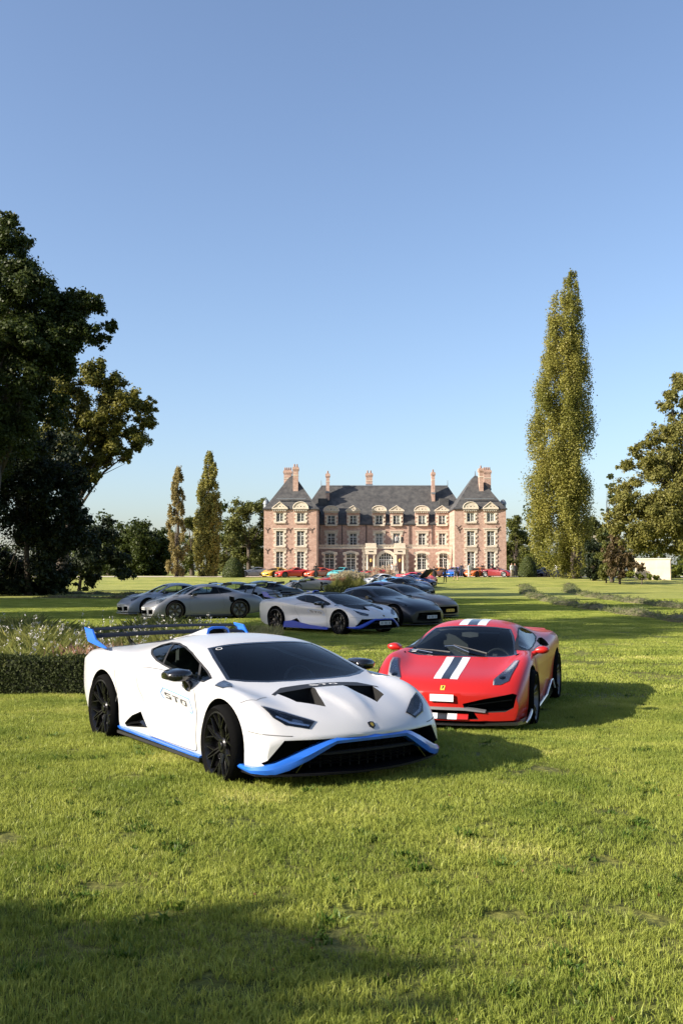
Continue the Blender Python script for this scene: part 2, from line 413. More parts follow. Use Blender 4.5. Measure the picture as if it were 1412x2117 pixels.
PISTA = [
 (2.25,.27, B4(.13,.55,.82,.14,.86,.22)+[(.87,.31),(.85,.40),(.77,.44),(.53,.455),(.27,.46),(0,.46)]),
 (2.13,.26, B4(.12,.6,.86,.13,.90,.23)+[(.915,.37),(.89,.53),(.79,.58),(.54,.575),(.28,.575),(0,.575)]),
 (1.88,.19, B4(.12,.7,.90,.13,.935,.25)+[(.95,.42),(.925,.645),(.81,.705),(.57,.64),(.30,.64),(0,.645)]),
 (1.6,.14, B4(.12,.7,.91,.13,.95,.26)+[(.965,.46),(.945,.735),(.82,.805),(.58,.68),(.31,.685),(0,.695)]),
 (1.32,.10, B4(.12,.7,.91,.13,.95,.26)+[(.97,.49),(.95,.80),(.82,.87),(.61,.745),(.32,.755),(0,.765)]),
 (1.02,.10, B4(.12,.7,.90,.13,.94,.26)+[(.95,.49),(.93,.80),(.82,.865),(.68,.825),(.35,.84),(0,.85)]),
 (.72,.06, B4(.12,.7,.90,.13,.93,.25)+[(.92,.47),(.91,.775),(.815,.875),(.67,.91),(.40,.975),(0,.99)]),
 (.37,.02, B4(.12,.7,.90,.13,.925,.24)+[(.905,.46),(.90,.765),(.80,.89),(.61,1.045),(.35,1.105),(0,1.12)]),
 (0,0, B4(.12,.7,.90,.13,.925,.24)+[(.905,.46),(.905,.775),(.79,.90),(.56,1.135),(.31,1.195),(0,1.205)]),
 (-.42,0, B4(.12,.7,.90,.13,.93,.24)+[(.915,.47),(.925,.80),(.80,.925),(.54,1.14),(.3,1.2),(0,1.21)]),
 (-.78,0, B4(.12,.7,.90,.13,.935,.25)+[(.94,.49),(.955,.855),(.83,.96),(.54,1.09),(.3,1.155),(0,1.165)]),
 (-1.08,0, B4(.12,.7,.91,.13,.95,.26)+[(.97,.52),(.975,.90),(.855,.99),(.55,1.02),(.3,1.09),(0,1.10)]),
 (-1.38,0, B4(.12,.7,.91,.14,.955,.27)+[(.985,.54),(.985,.915),(.86,.995),(.57,.975),(.3,1.02),(0,1.03)]),
 (-1.75,0, B4(.13,.7,.91,.15,.95,.29)+[(.975,.54),(.965,.895),(.85,.975),(.58,.955),(.3,.97),(0,.975)]),
 (-2.08,-.06, B4(.18,.65,.88,.20,.92,.34)+[(.95,.54),(.94,.88),(.84,.975),(.58,.975),(.3,.975),(0,.975)]),
 (-2.30,-.10, B4(.24,.6,.80,.26,.86,.40)+[(.88,.55),(.87,.84),(.79,.955),(.55,.985),(.28,.99),(0,.99)]),
]
CREASE_S = {2:.6, 5:.55, 7:.35, 6:.3}
CREASE_P = {2:.6, 5:.2, 7:.3}
PORSCHE = [
 (2.18,.30, B4(.14,.5,.72,.15,.77,.21)+[(.80,.29),(.79,.38),(.70,.44),(.5,.46),(.26,.465),(0,.465)]),
 (2.04,.28, B4(.13,.6,.81,.14,.85,.24)+[(.86,.38),(.85,.55),(.74,.62),(.50,.59),(.27,.59),(0,.595)]),
 (1.8,.2, B4(.13,.65,.84,.14,.88,.25)+[(.89,.43),(.885,.66),(.76,.745),(.52,.68),(.28,.68),(0,.685)]),
 (1.5,.1, B4(.13,.65,.85,.14,.89,.26)+[(.905,.47),(.90,.74),(.77,.835),(.54,.75),(.3,.75),(0,.76)]),
 (1.225,.06, B4(.13,.65,.86,.14,.89,.26)+[(.91,.5),(.90,.77),(.78,.86),(.58,.805),(.3,.815),(0,.825)]),
 (.95,.06, B4(.13,.65,.86,.14,.89,.25)+[(.895,.5),(.885,.77),(.79,.865),(.66,.87),(.35,.89),(0,.90)]),
 (.65,.04, B4(.13,.65,.85,.14,.88,.25)+[(.88,.48),(.875,.77),(.79,.875),(.66,1.0),(.38,1.06),(0,1.075)]),
 (.35,.02, B4(.13,.65,.85,.14,.88,.25)+[(.875,.48),(.875,.78),(.785,.885),(.61,1.14),(.34,1.2),(0,1.215)]),
 (0,0, B4(.13,.65,.85,.14,.88,.25)+[(.88,.49),(.88,.79),(.78,.895),(.57,1.215),(.31,1.275),(0,1.285)]),
 (-.4,0, B4(.13,.65,.85,.14,.885,.25)+[(.89,.49),(.89,.80),(.78,.905),(.55,1.21),(.3,1.275),(0,1.285)]),
 (-.8,0, B4(.13,.65,.86,.14,.90,.26)+[(.92,.51),(.92,.83),(.79,.92),(.535,1.14),(.3,1.205),(0,1.215)]),
 (-1.15,0, B4(.13,.65,.87,.15,.92,.28)+[(.945,.53),(.945,.86),(.81,.935),(.54,1.03),(.3,1.09),(0,1.10)]),
 (-1.5,0, B4(.15,.65,.87,.17,.92,.30)+[(.945,.55),(.94,.85),(.81,.925),(.57,.94),(.3,.975),(0,.985)]),
 (-1.85,-.03, B4(.18,.6,.85,.21,.90,.34)+[(.92,.55),(.91,.81),(.78,.885),(.56,.895),(.3,.91),(0,.915)]),
 (-2.15,-.10, B4(.2,.55,.78,.24,.84,.36)+[(.87,.52),(.85,.73),(.73,.80),(.52,.83),(.28,.835),(0,.835)]),
 (-2.30,-.14, B4(.24,.5,.70,.28,.75,.37)+[(.78,.48),(.77,.62),(.68,.69),(.48,.71),(.26,.715),(0,.715)]),
]
GT = [
 (2.25,.33, B4(.15,.5,.70,.16,.75,.22)+[(.78,.30),(.77,.42),(.68,.50),(.48,.53),(.26,.54),(0,.54)]),
 (2.08,.30, B4(.14,.6,.80,.15,.85,.25)+[(.86,.40),(.84,.58),(.73,.66),(.5,.66),(.27,.675),(0,.68)]),
 (1.8,.2, B4(.13,.65,.86,.14,.91,.26)+[(.92,.45),(.90,.69),(.77,.77),(.53,.755),(.28,.77),(0,.775)]),
 (1.45,.1, B4(.13,.65,.88,.14,.93,.27)+[(.94,.5),(.925,.77),(.79,.85),(.57,.825),(.3,.845),(0,.85)]),
 (1.1,.06, B4(.13,.65,.87,.14,.92,.26)+[(.925,.5),(.91,.79),(.79,.875),(.6,.875),(.32,.895),(0,.905)]),
 (.75,.10, B4(.13,.65,.86,.14,.90,.25)+[(.905,.48),(.895,.79),(.79,.88),(.68,.90),(.36,.925),(0,.935)]),
 (.42,.06, B4(.13,.65,.86,.14,.89,.25)+[(.895,.47),(.89,.79),(.79,.89),(.66,1.02),(.38,1.08),(0,1.09)]),
 (.1,.02, B4(.13,.65,.86,.14,.89,.25)+[(.895,.47),(.895,.80),(.785,.90),(.61,1.15),(.34,1.205),(0,1.22)]),
 (-.25,0, B4(.13,.65,.86,.14,.895,.25)+[(.905,.48),(.90,.81),(.78,.91),(.58,1.205),(.31,1.265),(0,1.275)]),
 (-.6,0, B4(.13,.65,.87,.14,.905,.26)+[(.92,.5),(.915,.83),(.785,.925),(.56,1.18),(.3,1.245),(0,1.255)]),
 (-.95,0, B4(.13,.65,.88,.15,.925,.27)+[(.95,.52),(.945,.865),(.80,.945),(.55,1.10),(.3,1.165),(0,1.175)]),
 (-1.25,0, B4(.14,.65,.88,.16,.93,.28)+[(.965,.54),(.955,.88),(.815,.955),(.56,1.02),(.3,1.075),(0,1.085)]),
 (-1.6,0, B4(.16,.6,.86,.19,.915,.32)+[(.95,.55),(.94,.86),(.80,.94),(.57,.96),(.3,.985),(0,.99)]),
 (-1.95,-.06, B4(.2,.55,.80,.24,.86,.36)+[(.91,.54),(.89,.83),(.77,.915),(.56,.935),(.3,.94),(0,.945)]),
 (-2.15,-.12, B4(.25,.5,.70,.29,.77,.40)+[(.82,.52),(.80,.74),(.70,.84),(.5,.875),(.26,.885),(0,.885)]),
]
def spyder(st):
    out = []
    for x, c, p in st:
        t = max(0, min(1, (-.05-x)/1.0)); t = t*t*(3-2*t); q = list(p)
        for i, k in ((7,.94),(8,.96),(9,.965)):
            y, z = q[i]; zz = min(z, k) if x < .3 else z
            q[i] = (y, z+(zz-z)*t - (.03 if x < .8 and t < 1 else 0)*(1-t))
        out.append((x, c, q))
    return out
SPYDER = spyder(PORSCHE)
def smile(poly, k=.2, n=3): return round_poly(poly, k, n)

def cavity(st, x1, x0):
    rr = []
    def at(x):
        for a, b in zip(st, st[1:]):
            if a[0] >= x >= b[0]:
                t = (a[0]-x)/(a[0]-b[0]); return [(p[0]+(q[0]-p[0])*t, p[1]+(q[1]-p[1])*t) for p, q in zip(a[2], b[2])]
    for i in range(9):
        x = x1+(x0-x1)*i/8; p = at(x)
        h = [(0,.22),(.6,.22),(.70,.30),(p[6][0]-.09,p[6][1]-.14),(p[6][0]-.075,p[6][1]-.03),(p[7][0]-.05,p[7][1]-.045),(p[8][0]-.02,p[8][1]-.055),(0,p[9][1]-.055)]
        rr.append([(x,a,b) for a, b in h]+[(x,-a,b) for a, b in h[-2:0:-1]])
    m = MB().rings(rr).mesh('cavity', cabin)
    bm = bmesh.new(); bm.from_mesh(m); bmesh.ops.recalc_face_normals(bm, faces=bm.faces); bm.to_mesh(m); bm.free(); return m

def coupe(name, st, crease, level, pm, ws, dlo, wheels, splits=(), rearwin=None, recess=(), cav=None, door=None, seats=(-.25,), steer=0, wheel_side=1, seams=(), shape=None):
    """builds the common parts of a car and returns (root, bvh of the uncut body)"""
    root = empty(name); root_me = body_surface(st, level, crease)
    
    if shape: sculpt(root_me, shape)
    root_me.materials.append(pm); bv = bvh_of(root_me)
    cuts = []
    (xf, rf, yf), (xr, rr_, yr), (style, n, rm, cap) = wheels
    wm = MB()
    for x, r, yy in ((xf, rf, yf), (xr, rr_, yr)):
        for s in (-1, 1):
            wm.lathe([(0.001, s*.52),(r*1.13, s*.52),(r*1.13, s*1.3),(0.001, s*1.3)] if s > 0 else [(0.001, -1.3),(r*1.13, -1.3),(r*1.13, -.52),(0.001, -.52)], 40, 'y', (x, 0, r+.01))
    m = wm.mesh('wells', void)
    bm = bmesh.new(); bm.from_mesh(m); bmesh.ops.remove_doubles(bm, verts=bm.verts, dist=.002); bmesh.ops.recalc_face_normals(bm, faces=bm.faces); bm.to_mesh(m); bm.free()
    cuts.append(m)
    wsp = ws+[(p[0], -p[1]) for p in ws[::-1] if abs(p[1]) > 1e-6]
    if cav: cuts.append(cavity(st, *cav))
    g = MB()
    if cav:
        g.prism(dlo, 'y', -1.3, -.36); g.prism(dlo, 'y', .36, 1.3)
        cuts.append(g.mesh('w', black_matt)); cuts.append(MB().prism(wsp, 'z', .66, 1.5).mesh('w', black_matt))
        if rearwin: cuts.append(MB().prism(rearwin, 'z', .98, 1.5).mesh('w', black_matt))
    for c in recess: cuts.append(c)
    body = boolean(root_me, cuts)
    body.polygons.foreach_set('use_smooth', [True]*len(body.polygons)); body.set_sharp_from_angle(angle=R(32))
    link('body', body, root)
    gl = glass_clear if cav else black_gloss
    wsm = link('windscreen', patch(bv, wsp, 'z', -.004, .06, 'windscreen', [gl]), root)
    link('black_border', ring_patch(bv, wsp, 'z', .035, -.001, .05, 'black_border', [black_gloss]), wsm)
    dg = glass_dark if cav else black_gloss
    for sgn, ax in ((-1, 'y-'), (1, 'y+')):
        sw = link('side_window', patch(bv, dlo, ax, -.004, .06, 'side_window', [dg]), root)
        link('window_frame', ring_patch(bv, dlo, ax, .013, .001, .05, 'window_frame', [black_matt]), sw)
        for a, b in splits:
            a, b = Vector(a), Vector(b); t = (b-a).normalized(); nn = Vector((-t.y, t.x))*.012
            link('window_pillar', patch(bv, [tuple(a-nn), tuple(b-nn), tuple(b+nn), tuple(a+nn)], ax, .001, .05, 'window_pillar', [black_matt]), sw)
    if rearwin: link('rear_window', patch(bv, rearwin, 'z', -.004 if cav else .002, .07, 'rear_window', [gl]), root)
    for x, r, yy in ((xf, rf, yf), (xr, rr_, yr)):
        for s in (-1, 1):
            add_wheel(root, x, s, yy, r, r-(.050 if level > 2 else .055), .25, style, rm, n, cap, steer if x > 0 else 0)
    if cav:
        for s in (-1, 1): link('seat', seat_cached(), root, (seats[0], s*.37, .0))
        link('steering_wheel', steer_cached(), root, (seats[0]+.62, wheel_side*.37, .68)).rotation_euler = (0, R(-20), 0)
        x0 = cav[0]
        d = MB().rings([[(x0-.05,-.68,.5),(x0-.05,.68,.5),(x0-.05,.68,.70),(x0-.05,-.68,.70)],[(x0-.3,-.68,.45),(x0-.3,.68,.45),(x0-.3,.68,.765),(x0-.3,-.68,.765)],[(x0-.42,-.68,.5),(x0-.42,.68,.5),(x0-.42,.68,.73),(x0-.42,-.68,.73)]])
        d.build('dashboard', cabin, root, angle=30)
    if door:
        for ax in ('y-', 'y+'):
            dd = link('door', patch(bv, door, ax, .0035, .045, 'door', [pm], .006), root)
            link('shut_line', seam(bv, list(door)+[door[0]], ax, .006, .0042), dd)
    for pts, ax in seams: link('shut_line', seam(bv, pts, ax), root)
    return root, bv
_c = {}
def seat_cached():
    if 's' not in _c: _c['s'] = seat_mesh('seat', mat('seat_fabric', (.03,.03,.032), .9))
    return _c['s']
def steer_cached():
    if 'w' not in _c: _c['w'] = steering_mesh(black_matt)
    return _c['w']
def put(root, loc, yaw, label, cat='car', group='sports cars parked on the lawn'):
    """yaw: direction of the nose, from towards the camera (0) to the right"""
    root.location = loc; root.rotation_euler = (0, 0, yaw-math.pi/2); return tag(root, label, cat, group)
def dup(root, paint_to=None, swap=None):
    """a copy of a thing with copies of its parts and sub-parts"""
    def cp(o, par):
        c = o.copy(); C.objects.link(c); c.parent = par
        if c.type == 'MESH':
            for sl in c.material_slots:
                if swap and sl.material and sl.material.name in swap:
                    nm = swap[sl.material.name]; sl.link = 'OBJECT'; sl.material = nm
        for ch in list(o.children): cp(ch, c)
        return c
    return cp(root, None)
def mirror_part(root, pts, stalk, m, r=(.5,.5)):
    """a door mirror: housing rings along y plus a stalk; built on both sides"""
    for s in (-1, 1):
        b = MB(); rg = []
        for (x0, x1, z0, z1, y) in pts:
            k = []; cx, cz, rx, rz = (x0+x1)/2, (z0+z1)/2, (x1-x0)/2, (z1-z0)/2
            for i in range(12):
                a = 2*math.pi*i/12; ca, sa = math.cos(a), math.sin(a)
                k.append((cx+rx*math.copysign(abs(ca)**.6, ca), s*y, cz+rz*math.copysign(abs(sa)**.6, sa)))
            rg.append(k)
        b.rings(rg); b.tube([(p[0], s*p[1], p[2]) for p in stalk], [p[3] for p in stalk], 8, flat=1)
        mm = b.mesh('mirror', m, True, 60)
        bm = bmesh.new(); bm.from_mesh(mm); bmesh.ops.recalc_face_normals(bm, faces=bm.faces); bm.to_mesh(mm); bm.free()
        o = link('mirror', mm, root)
seam_dark = mat('plate_black', (.02,.02,.02), .6)
def plate(root, x, z, m, w=.52, h=.11, y=0, txt=None, tilt=0):
    o = MB().box(-.008, .008, -w/2, w/2, -h/2, h/2).build('number_plate', m, root, loc=(x, y, z)); o.rotation_euler = (0, tilt, 0)
    if txt:                                   # too small in the photograph to read: worn dark characters
        b = MB()
        for i, k in enumerate(txt):
            if k == ' ': continue
            yy = -w*.38+w*.76*i/(len(txt)-1); a = h*.30; q = w*.028
            b.box(.009,.010,yy-q,yy-q*.4,-a,a); b.box(.009,.010,yy+q*.4,yy+q,-a,a)
            b.box(.009,.010,yy-q*.4,yy+q*.4,a*.7,a) if k == 'A' else b.box(.009,.010,yy-q*.4,yy+q*.4,-a,-a*.7)
        b.build('characters', seam_dark, o)
    return o
def letters(txt, h, w, st):
    """block letters as stroke polygons in (u,v), u along the text"""
    G = {'S':[[(0,1),(1,1),(.9,.8),(.25,.8)],[(0,1),(.25,.82),(.25,.6),(0,.55)],[(0,.6),(.75,.6),(1,.45),(.1,.45)],[(.75,.5),(1,.45),(1,.1),(.75,.2)],[(.1,.2),(.8,.2),(1,0),(0,0)]],
         'T':[[(0,1),(1,1),(1,.8),(0,.8)],[(.38,.75),(.62,.75),(.62,0),(.38,0)]],
         'O':[[(.1,1),(1,1),(.95,.8),(.25,.8)],[(0,.9),(.22,.8),(.22,.25),(0,.25)],[(0,.18),(.2,.2),(.75,.2),(.9,0),(.1,0)],[(.78,.75),(1,.75),(1,.1),(.78,.2)]]}
    out = []; u = 0
    for ch in txt:
        for q in G[ch]: out.append([(u+p[0]*w, p[1]*h) for p in q])
        u += w*1.32
    return out
# ---- white track car with blue trim
def tongue(x, y, z):
    """raised wedge along the bonnet between the two vents, and the pinched waist of the flank"""
    if z > .4 and x > 1.2 and x < 2.15:
        w_ = .16+(.05-.16)*min(1, max(0, (x-1.5)/.58)); e = min(1, max(0, (w_+.05-abs(y))/.05)); k = min(1, max(0, (x-1.38)/.15))*min(1, max(0, (2.12-x)/.2))
        r = .018*e*k; v = -.006*math.exp(-((abs(y)-w_-.16)/.11)**2)*k
        return (0, 0, r+v)
    if abs(y) > .8 and -1.0 < x < .9 and .3 < z < .75:
        t = math.exp(-((z-.50)/.13)**2)*min(1, (x+1.0)/.4)*min(1, (.9-x)/.3); return (0, -math.copysign(.028*t, y), 0)
    return (0, 0, 0)
def build_track_car(pw, blue):
    fx = lambda y: 2.17-.36*y*y
    rec = []
    op = [(-.87,.268),(-.735,.445),(-.3,.45),(.3,.45),(.735,.445),(.87,.268),(.82,.205),(.70,.12),(-.70,.12),(-.82,.205)]
    rec.append(MB().prism(op, 'x', 1.72, 2.7).mesh('c', void))
    v = MB()
    for s in (-1, 1):
        q = [(1.44,.495),(1.69,.445),(1.845,.26),(1.50,.150),(1.44,.17)]
        v.prism([(x, s*y) for x, y in q], 'z', .55, 1.1)
    rec.append(v.mesh('c', void))
    it = MB()
    q = [(-.80,.250),(-.63,.348),(-.455,.405),(-.25,.275),(-.765,.222)]
    it.prism(q, 'y', -1.3, -.80); it.prism(q, 'y', .80, 1.3)
    rec.append(it.mesh('c', void))
    ws = [(.36,0),(.345,-.28),(.31,-.575),(.55,-.64),(.80,-.69),(1.0,-.73),(1.10,-.6),(1.185,-.42),(1.235,-.2),(1.25,0)]
    dlo = [(-.75,.995),(-.68,1.045),(-.50,1.082),(-.25,1.092),(0.0,1.072),(.22,1.03),(.50,.95),(.70,.89),(.86,.833),(.80,.795),(.62,.80),(.2,.828),(-.13,.862),(-.36,.895),(-.60,.95)]
    dlo = [(x, z if z < .85 else .85+(z-.85)*.9) for x, z in dlo]
    root, bv = coupe('sports_car', STO, CREASE_S, 3, pw, ws, dlo, ((1.31,.332,.972),(-1.31,.345,.985),('twin_y',6,rim_black,None)),
        splits=[((-.36,LOW(1.09)),(-.18,LOW(.872))),((.50,LOW(.95)),(.665,.80))], recess=rec, cav=(1.12,-.62), shape=tongue,
        seams=[([(1.72,.50),(1.90,.485),(2.0,.475)],'y-'),([(1.72,.50),(1.90,.485),(2.0,.475)],'y+'),([(-1.05,.30),(-.95,.52),(-1.0,.70),(-1.02,.86)],'y-'),([(1.56,-.90),(1.62,-.78),(1.50,-.62)],'z')],
        door=smile([(.72,.79),(.79,.56),(.835,.205),(-.20,.205),(-.24,.30),(-.50,.62),(-.53,.77),(-.45,.83),(-.1,.83),(.4,.80)], .12), seats=(-.2,), steer=-.06)
    # black vent band with the white lettering, surface level
    band = [(1.345,-.40),(1.345,.40),(1.45,.545),(1.49,.535),(1.455,.49),(1.452,.20),(1.485,.14),(1.485,-.14),(1.452,-.20),(1.455,-.49),(1.49,-.535),(1.45,-.545)]
    hp = link('vent_panel', patch(bv, band, 'z', .002, .03, 'vent_panel', [black_matt]), root)
    wl = mat('white_print', (.75,.75,.75), .5)
    L = letters('STO', .052, .075, 0); W = .075*(3+.64)
    b = []
    for qd in L:
        b.append([(1.435-p[1], p[0]-W/2) for p in qd])
    mm = MB()
    for qd in b:
        pr = project(bv, qd, 'z', .006); mm.add(pr, [(0,1,2,3)])
    mm.build('lettering', wl, hp)
    for s in (-1, 1):
        # inner wall of the tongue
        hl = [(1.70,.79),(1.81,.645),(1.985,.455),(2.02,.53),(1.92,.695),(1.84,.755)]
        hl = [(x, s*y) for x, y in hl]
        h = link('headlight', patch(bv, hl, 'z', .002, .03, 'headlight', [mat('headlight_dark', (.02,.022,.026), .25, coat=.5)]), root)
        for el in ([(1.775,.725),(1.805,.69),(1.89,.63),(1.865,.695)], [(1.905,.615),(1.95,.55),(1.985,.555),(1.935,.645)]):
            link('lamp', patch(bv, [(x, s*y) for x, y in el], 'z', .006, .03, 'lamp', [mat('lamp_chrome', (.45,.47,.5), .15, metal=.9)]), h)
        link('light_strip', patch(bv, [(1.835,s*.725),(1.92,s*.645),(2.0,s*.515),(2.008,s*.53),(1.928,s*.662),(1.845,s*.738)], 'z', .008, .03, 'light_strip', [lamp_white]), h)
        link('lens', patch(bv, hl, 'z', .011, .03, 'lens', [lens_mat], .009), h)
        # fender vent
        fv = [(1.04,s*.862),(1.0,s*.755),(1.08,s*.735),(1.24,s*.80),(1.205,s*.872)]
        link('fender_vent', patch(bv, fv, 'z', .006, .04, 'fender_vent', [carbon], .008), root)
        # front arch spat, dark vertical strip behind the wheel opening
        # side skirt
        sk = MB(); rg = []
        for x, y, z, hh in ((-1.0,.925,.185,.025),(-.9,.94,.18,.03),(0,.935,.17,.028),(.75,.935,.163,.026),(.88,.925,.163,.02)):
            rg.append([(x,s*(y-.08),z),(x,s*y,z),(x,s*(y+.006),z+hh*.6),(x,s*(y-.02),z+hh),(x,s*(y-.08),z+hh)])
        sk.rings(rg); m_ = sk.mesh('side_skirt', blue, True, 40)
        bm = bmesh.new(); bm.from_mesh(m_); bmesh.ops.recalc_face_normals(bm, faces=bm.faces); bm.to_mesh(m_); bm.free()
        sko = link('side_skirt', m_, root)
        fl = MB().box(-1.0,.88,min(s*.72,s*.93),max(s*.72,s*.93),.13,.158); fl.build('skirt_blade', black_matt, sko)
        # intake blade in the side opening
        ib = MB().rings([[(-.74,s*.915,.245),(-.74,s*.93,.252),(-.74,s*.90,.268)],[(-.42,s*.915,.30),(-.42,s*.93,.308),(-.42,s*.90,.325)],[(-.29,s*.912,.272),(-.29,s*.925,.278),(-.29,s*.90,.295)]])
        ib.build('intake_blade', black_gloss, root)
        link('fuel_cap' if s < 0 else 'filler_panel', patch(bv, [(-.93+.085*math.cos(a*math.pi/10), .80+.065*math.sin(a*math.pi/10)) for a in range(20)], 'y-' if s < 0 else 'y+', .003, .04, 'fuel_cap', [pw], .006), root)
        # lettering on the door inside an open hexagon outline
        ax = 'y-' if s < 0 else 'y+'
        dr = [o for o in root.children if o.name.startswith('door')][0 if s < 0 else 1]
        sl = lambda u, vv: ((.10+u, .632-.085*u+vv) if s < 0 else (.58-u, .592+.085*u+vv))
        mm = MB()
        for qd in letters('STO', .052, .125, 0):
            qd = [sl(p[0]+(p[1]-.026)*-.25, p[1]-.035) for p in qd]
            pr = project(bv, qd, ax, .0075); mm.add(pr, [(0,1,2,3)] if s < 0 else [(3,2,1,0)])
        mm.build('lettering', mat('print_grey', (.05,.05,.055), .5), dr)
        out = [(-.03,-.05),(-.085,-.02),(-.09,.0),(-.03,.05),(.52,.05),(.60,-.045),(.585,-.065),(.50,-.065)]
        mm = MB()
        for a, e in zip(out, out[1:]):
            a, e = Vector(a), Vector(e); t = (e-a).normalized(); nn = Vector((-t.y, t.x))*.0042; a = a-t*.005; e = e+t*.005
            qd = [sl(*p) for p in (a-nn, e-nn, e+nn, a+nn)]; qd = dense(qd, .1) if False else qd
            k = max(1, int((e-a).length/.08))
            for i in range(k):
                A_, B_ = a+(e-a)*i/k, a+(e-a)*(i+1)/k
                pr = project(bv, [sl(*p) for p in (A_-nn, B_-nn, B_+nn, A_+nn)], ax, .0075); mm.add(pr, [(0,1,2,3)] if s < 0 else [(3,2,1,0)])
        mm.build('print_outline', blue_print, dr)
    # badge
    link('badge', patch(bv, [(2.105,-.030),(2.10,0),(2.105,.030),(2.132,.029),(2.15,0),(2.132,-.029)], 'z', .006, .02, 'badge', [black_gloss], .006), root)
    bd = root.children[-1]
    link('badge_bull', patch(bv, [(2.112,-.012),(2.112,.014),(2.13,.016),(2.14,0),(2.13,-.012)], 'z', .009, .02, 'badge_bull', [brass]), bd)
    # sticker on the windscreen
    ws_o = [o for o in root.children if o.name.startswith('windscreen')][0]
    cs = [(.40+.028*math.cos(a*math.pi/8), -.50+.032*math.sin(a*math.pi/8)) for a in range(16)]
    st_ = link('sticker', ring_patch(bv, cs, 'z', .007, .002, .02, 'sticker', [wl]), ws_o)
    # blue front strip that runs from the arch along the lip and up over the grille
    path = [(1.60,.935,.222,.03),(1.74,.94,.215,.035),(1.82,.93,.212,.045),(None,.86,.218,.07),(None,.79,.228,.088),(None,.70,.262,.098),(None,.55,.335,.09),(None,.42,.40,.07),(None,.34,.432,.05),(None,0,.438,.045)]
    P = [p for p in path]+[(p[0],-p[1],p[2],p[3]) for p in path[-2::-1]]
    rg = []
    for x, y, z, h in P:
        xx = fx(y)-.005 if x is None else x
        n = Vector((1, .6*y, 0)).normalized() if x is None else Vector((0, math.copysign(1, y), 0))
        if x is not None: n = Vector((.15, math.copysign(1,y), 0)).normalized()
        c_ = Vector((xx, y, z))
        rg.append([c_+n*.012+Vector((0,0,-h*.5)), c_+n*.022, c_+n*.004+Vector((0,0,h*.5)), c_-n*.07+Vector((0,0,h*.5)), c_-n*.07+Vector((0,0,-h*.45))])
    m_ = MB().rings(rg).mesh('front_trim', blue, True, 35)
    bm = bmesh.new(); bm.from_mesh(m_); bmesh.ops.recalc_face_normals(bm, faces=bm.faces); bm.to_mesh(m_); bm.free()
    link('front_trim', m_, root)
    # grille, struts and splitter
    g = MB()
    for i in range(7):
        z = .235+.027*i; ww = .70-1.2*max(0, z-.22)
        rg = [[(fx(y)-.10,y,z),(fx(y)-.09,y,z+.008),(fx(y)-.10,y,z+.012)] for y in np.linspace(-ww, ww, 9)]
        g.rings(rg)
    for y in np.linspace(-.5, .5, 13): g.box(fx(y)-.115, fx(y)-.10, y-.004, y+.004, .21, .43)
    g.build('grille', satin, root)
    g = MB()
    rg = [[(fx(y)-.05,y,.325-.02*abs(y)),(fx(y)-.01,y,.330-.02*abs(y)),(fx(y)-.01,y,.345-.02*abs(y)),(fx(y)-.05,y,.350-.02*abs(y))] for y in np.linspace(-.52, .52, 9)]
    g.rings(rg); g.build('grille_bar', void, root, angle=30)
    sp = MB(); q = [(1.6,-.92),(1.85,-.92)]+[(fx(y)+.01,y) for y in np.linspace(-.84,.84,13)]+[(1.85,.92),(1.6,.92)]
    sp.prism(q, 'z', .168, .185); sp.build('splitter', satin, root)
    for s in (-1, 1):
        fn = MB(); y = s*.62
        fn.rings([[(fx(.6)-.2,y,.19),(fx(.6)-.03,y+s*.02,.19),(fx(.6)-.03,y+s*.03,.19),(fx(.6)-.2,y+s*.015,.19)],[(fx(.6)-.2,y-s*.2,.42),(fx(.6)-.03,y-s*.19,.42),(fx(.6)-.03,y-s*.175,.42),(fx(.6)-.2,y-s*.185,.42)]])
        fn.build('duct_fin', black_gloss, root)
    # rear deck, scoop and wing
    link('engine_cover', patch(bv, [(-.68,-.36),(-.68,.36),(-1.75,.46),(-1.75,-.46)], 'z', .004, .06, 'engine_cover', [black_matt], .006), root)
    sc = MB(); rg = []
    for x, ww, z0, hh in ((-.60,.115,1.10,.080),(-.76,.125,1.085,.082),(-1.10,.095,1.01,.085),(-1.45,.04,.95,.09),(-1.75,.018,.92,.08)):
        rg.append([(x,-ww*1.15,z0),(x,-ww,z0+hh*.75),(x,-ww*.6,z0+hh),(x,ww*.6,z0+hh),(x,ww,z0+hh*.75),(x,ww*1.15,z0)])
    sc.rings(rg, False, False)
    ri = [[(a-.0, b*.86, z-.012 if i not in (0,5) else z) for i, (a, b, z) in enumerate(r)] for r in rg]
    n0 = len(sc.v); sc.rings([r[::-1] for r in ri], False, False)
    scoop = sc.build('roof_scoop', pw, root, True, 40)
    rim = MB(); 
    rim.rings([rg[0], [(-.59,b*1.02,z+.006) for a,b,z in rg[0]], [(-.585,b*.9,z-.010 if i not in(0,5) else z) for i,(a,b,z) in enumerate(rg[0])], ri[0]], False, False)
    rim.add([rg[0][0]], []); rim.tube([(-.61,b,z) for a,b,z in rg[0]], .013, 8); rim.build('scoop_rim', blue, scoop, True, 40)
    MB().rings([[(-.67,b*.84,z-.004) for a,b,z in rg[0]],[(-.69,b*.84,z-.004) for a,b,z in rg[0]]]).build('scoop_mouth', void, scoop)
    wing = empty('rear_wing', (0,0,0), 0, root)
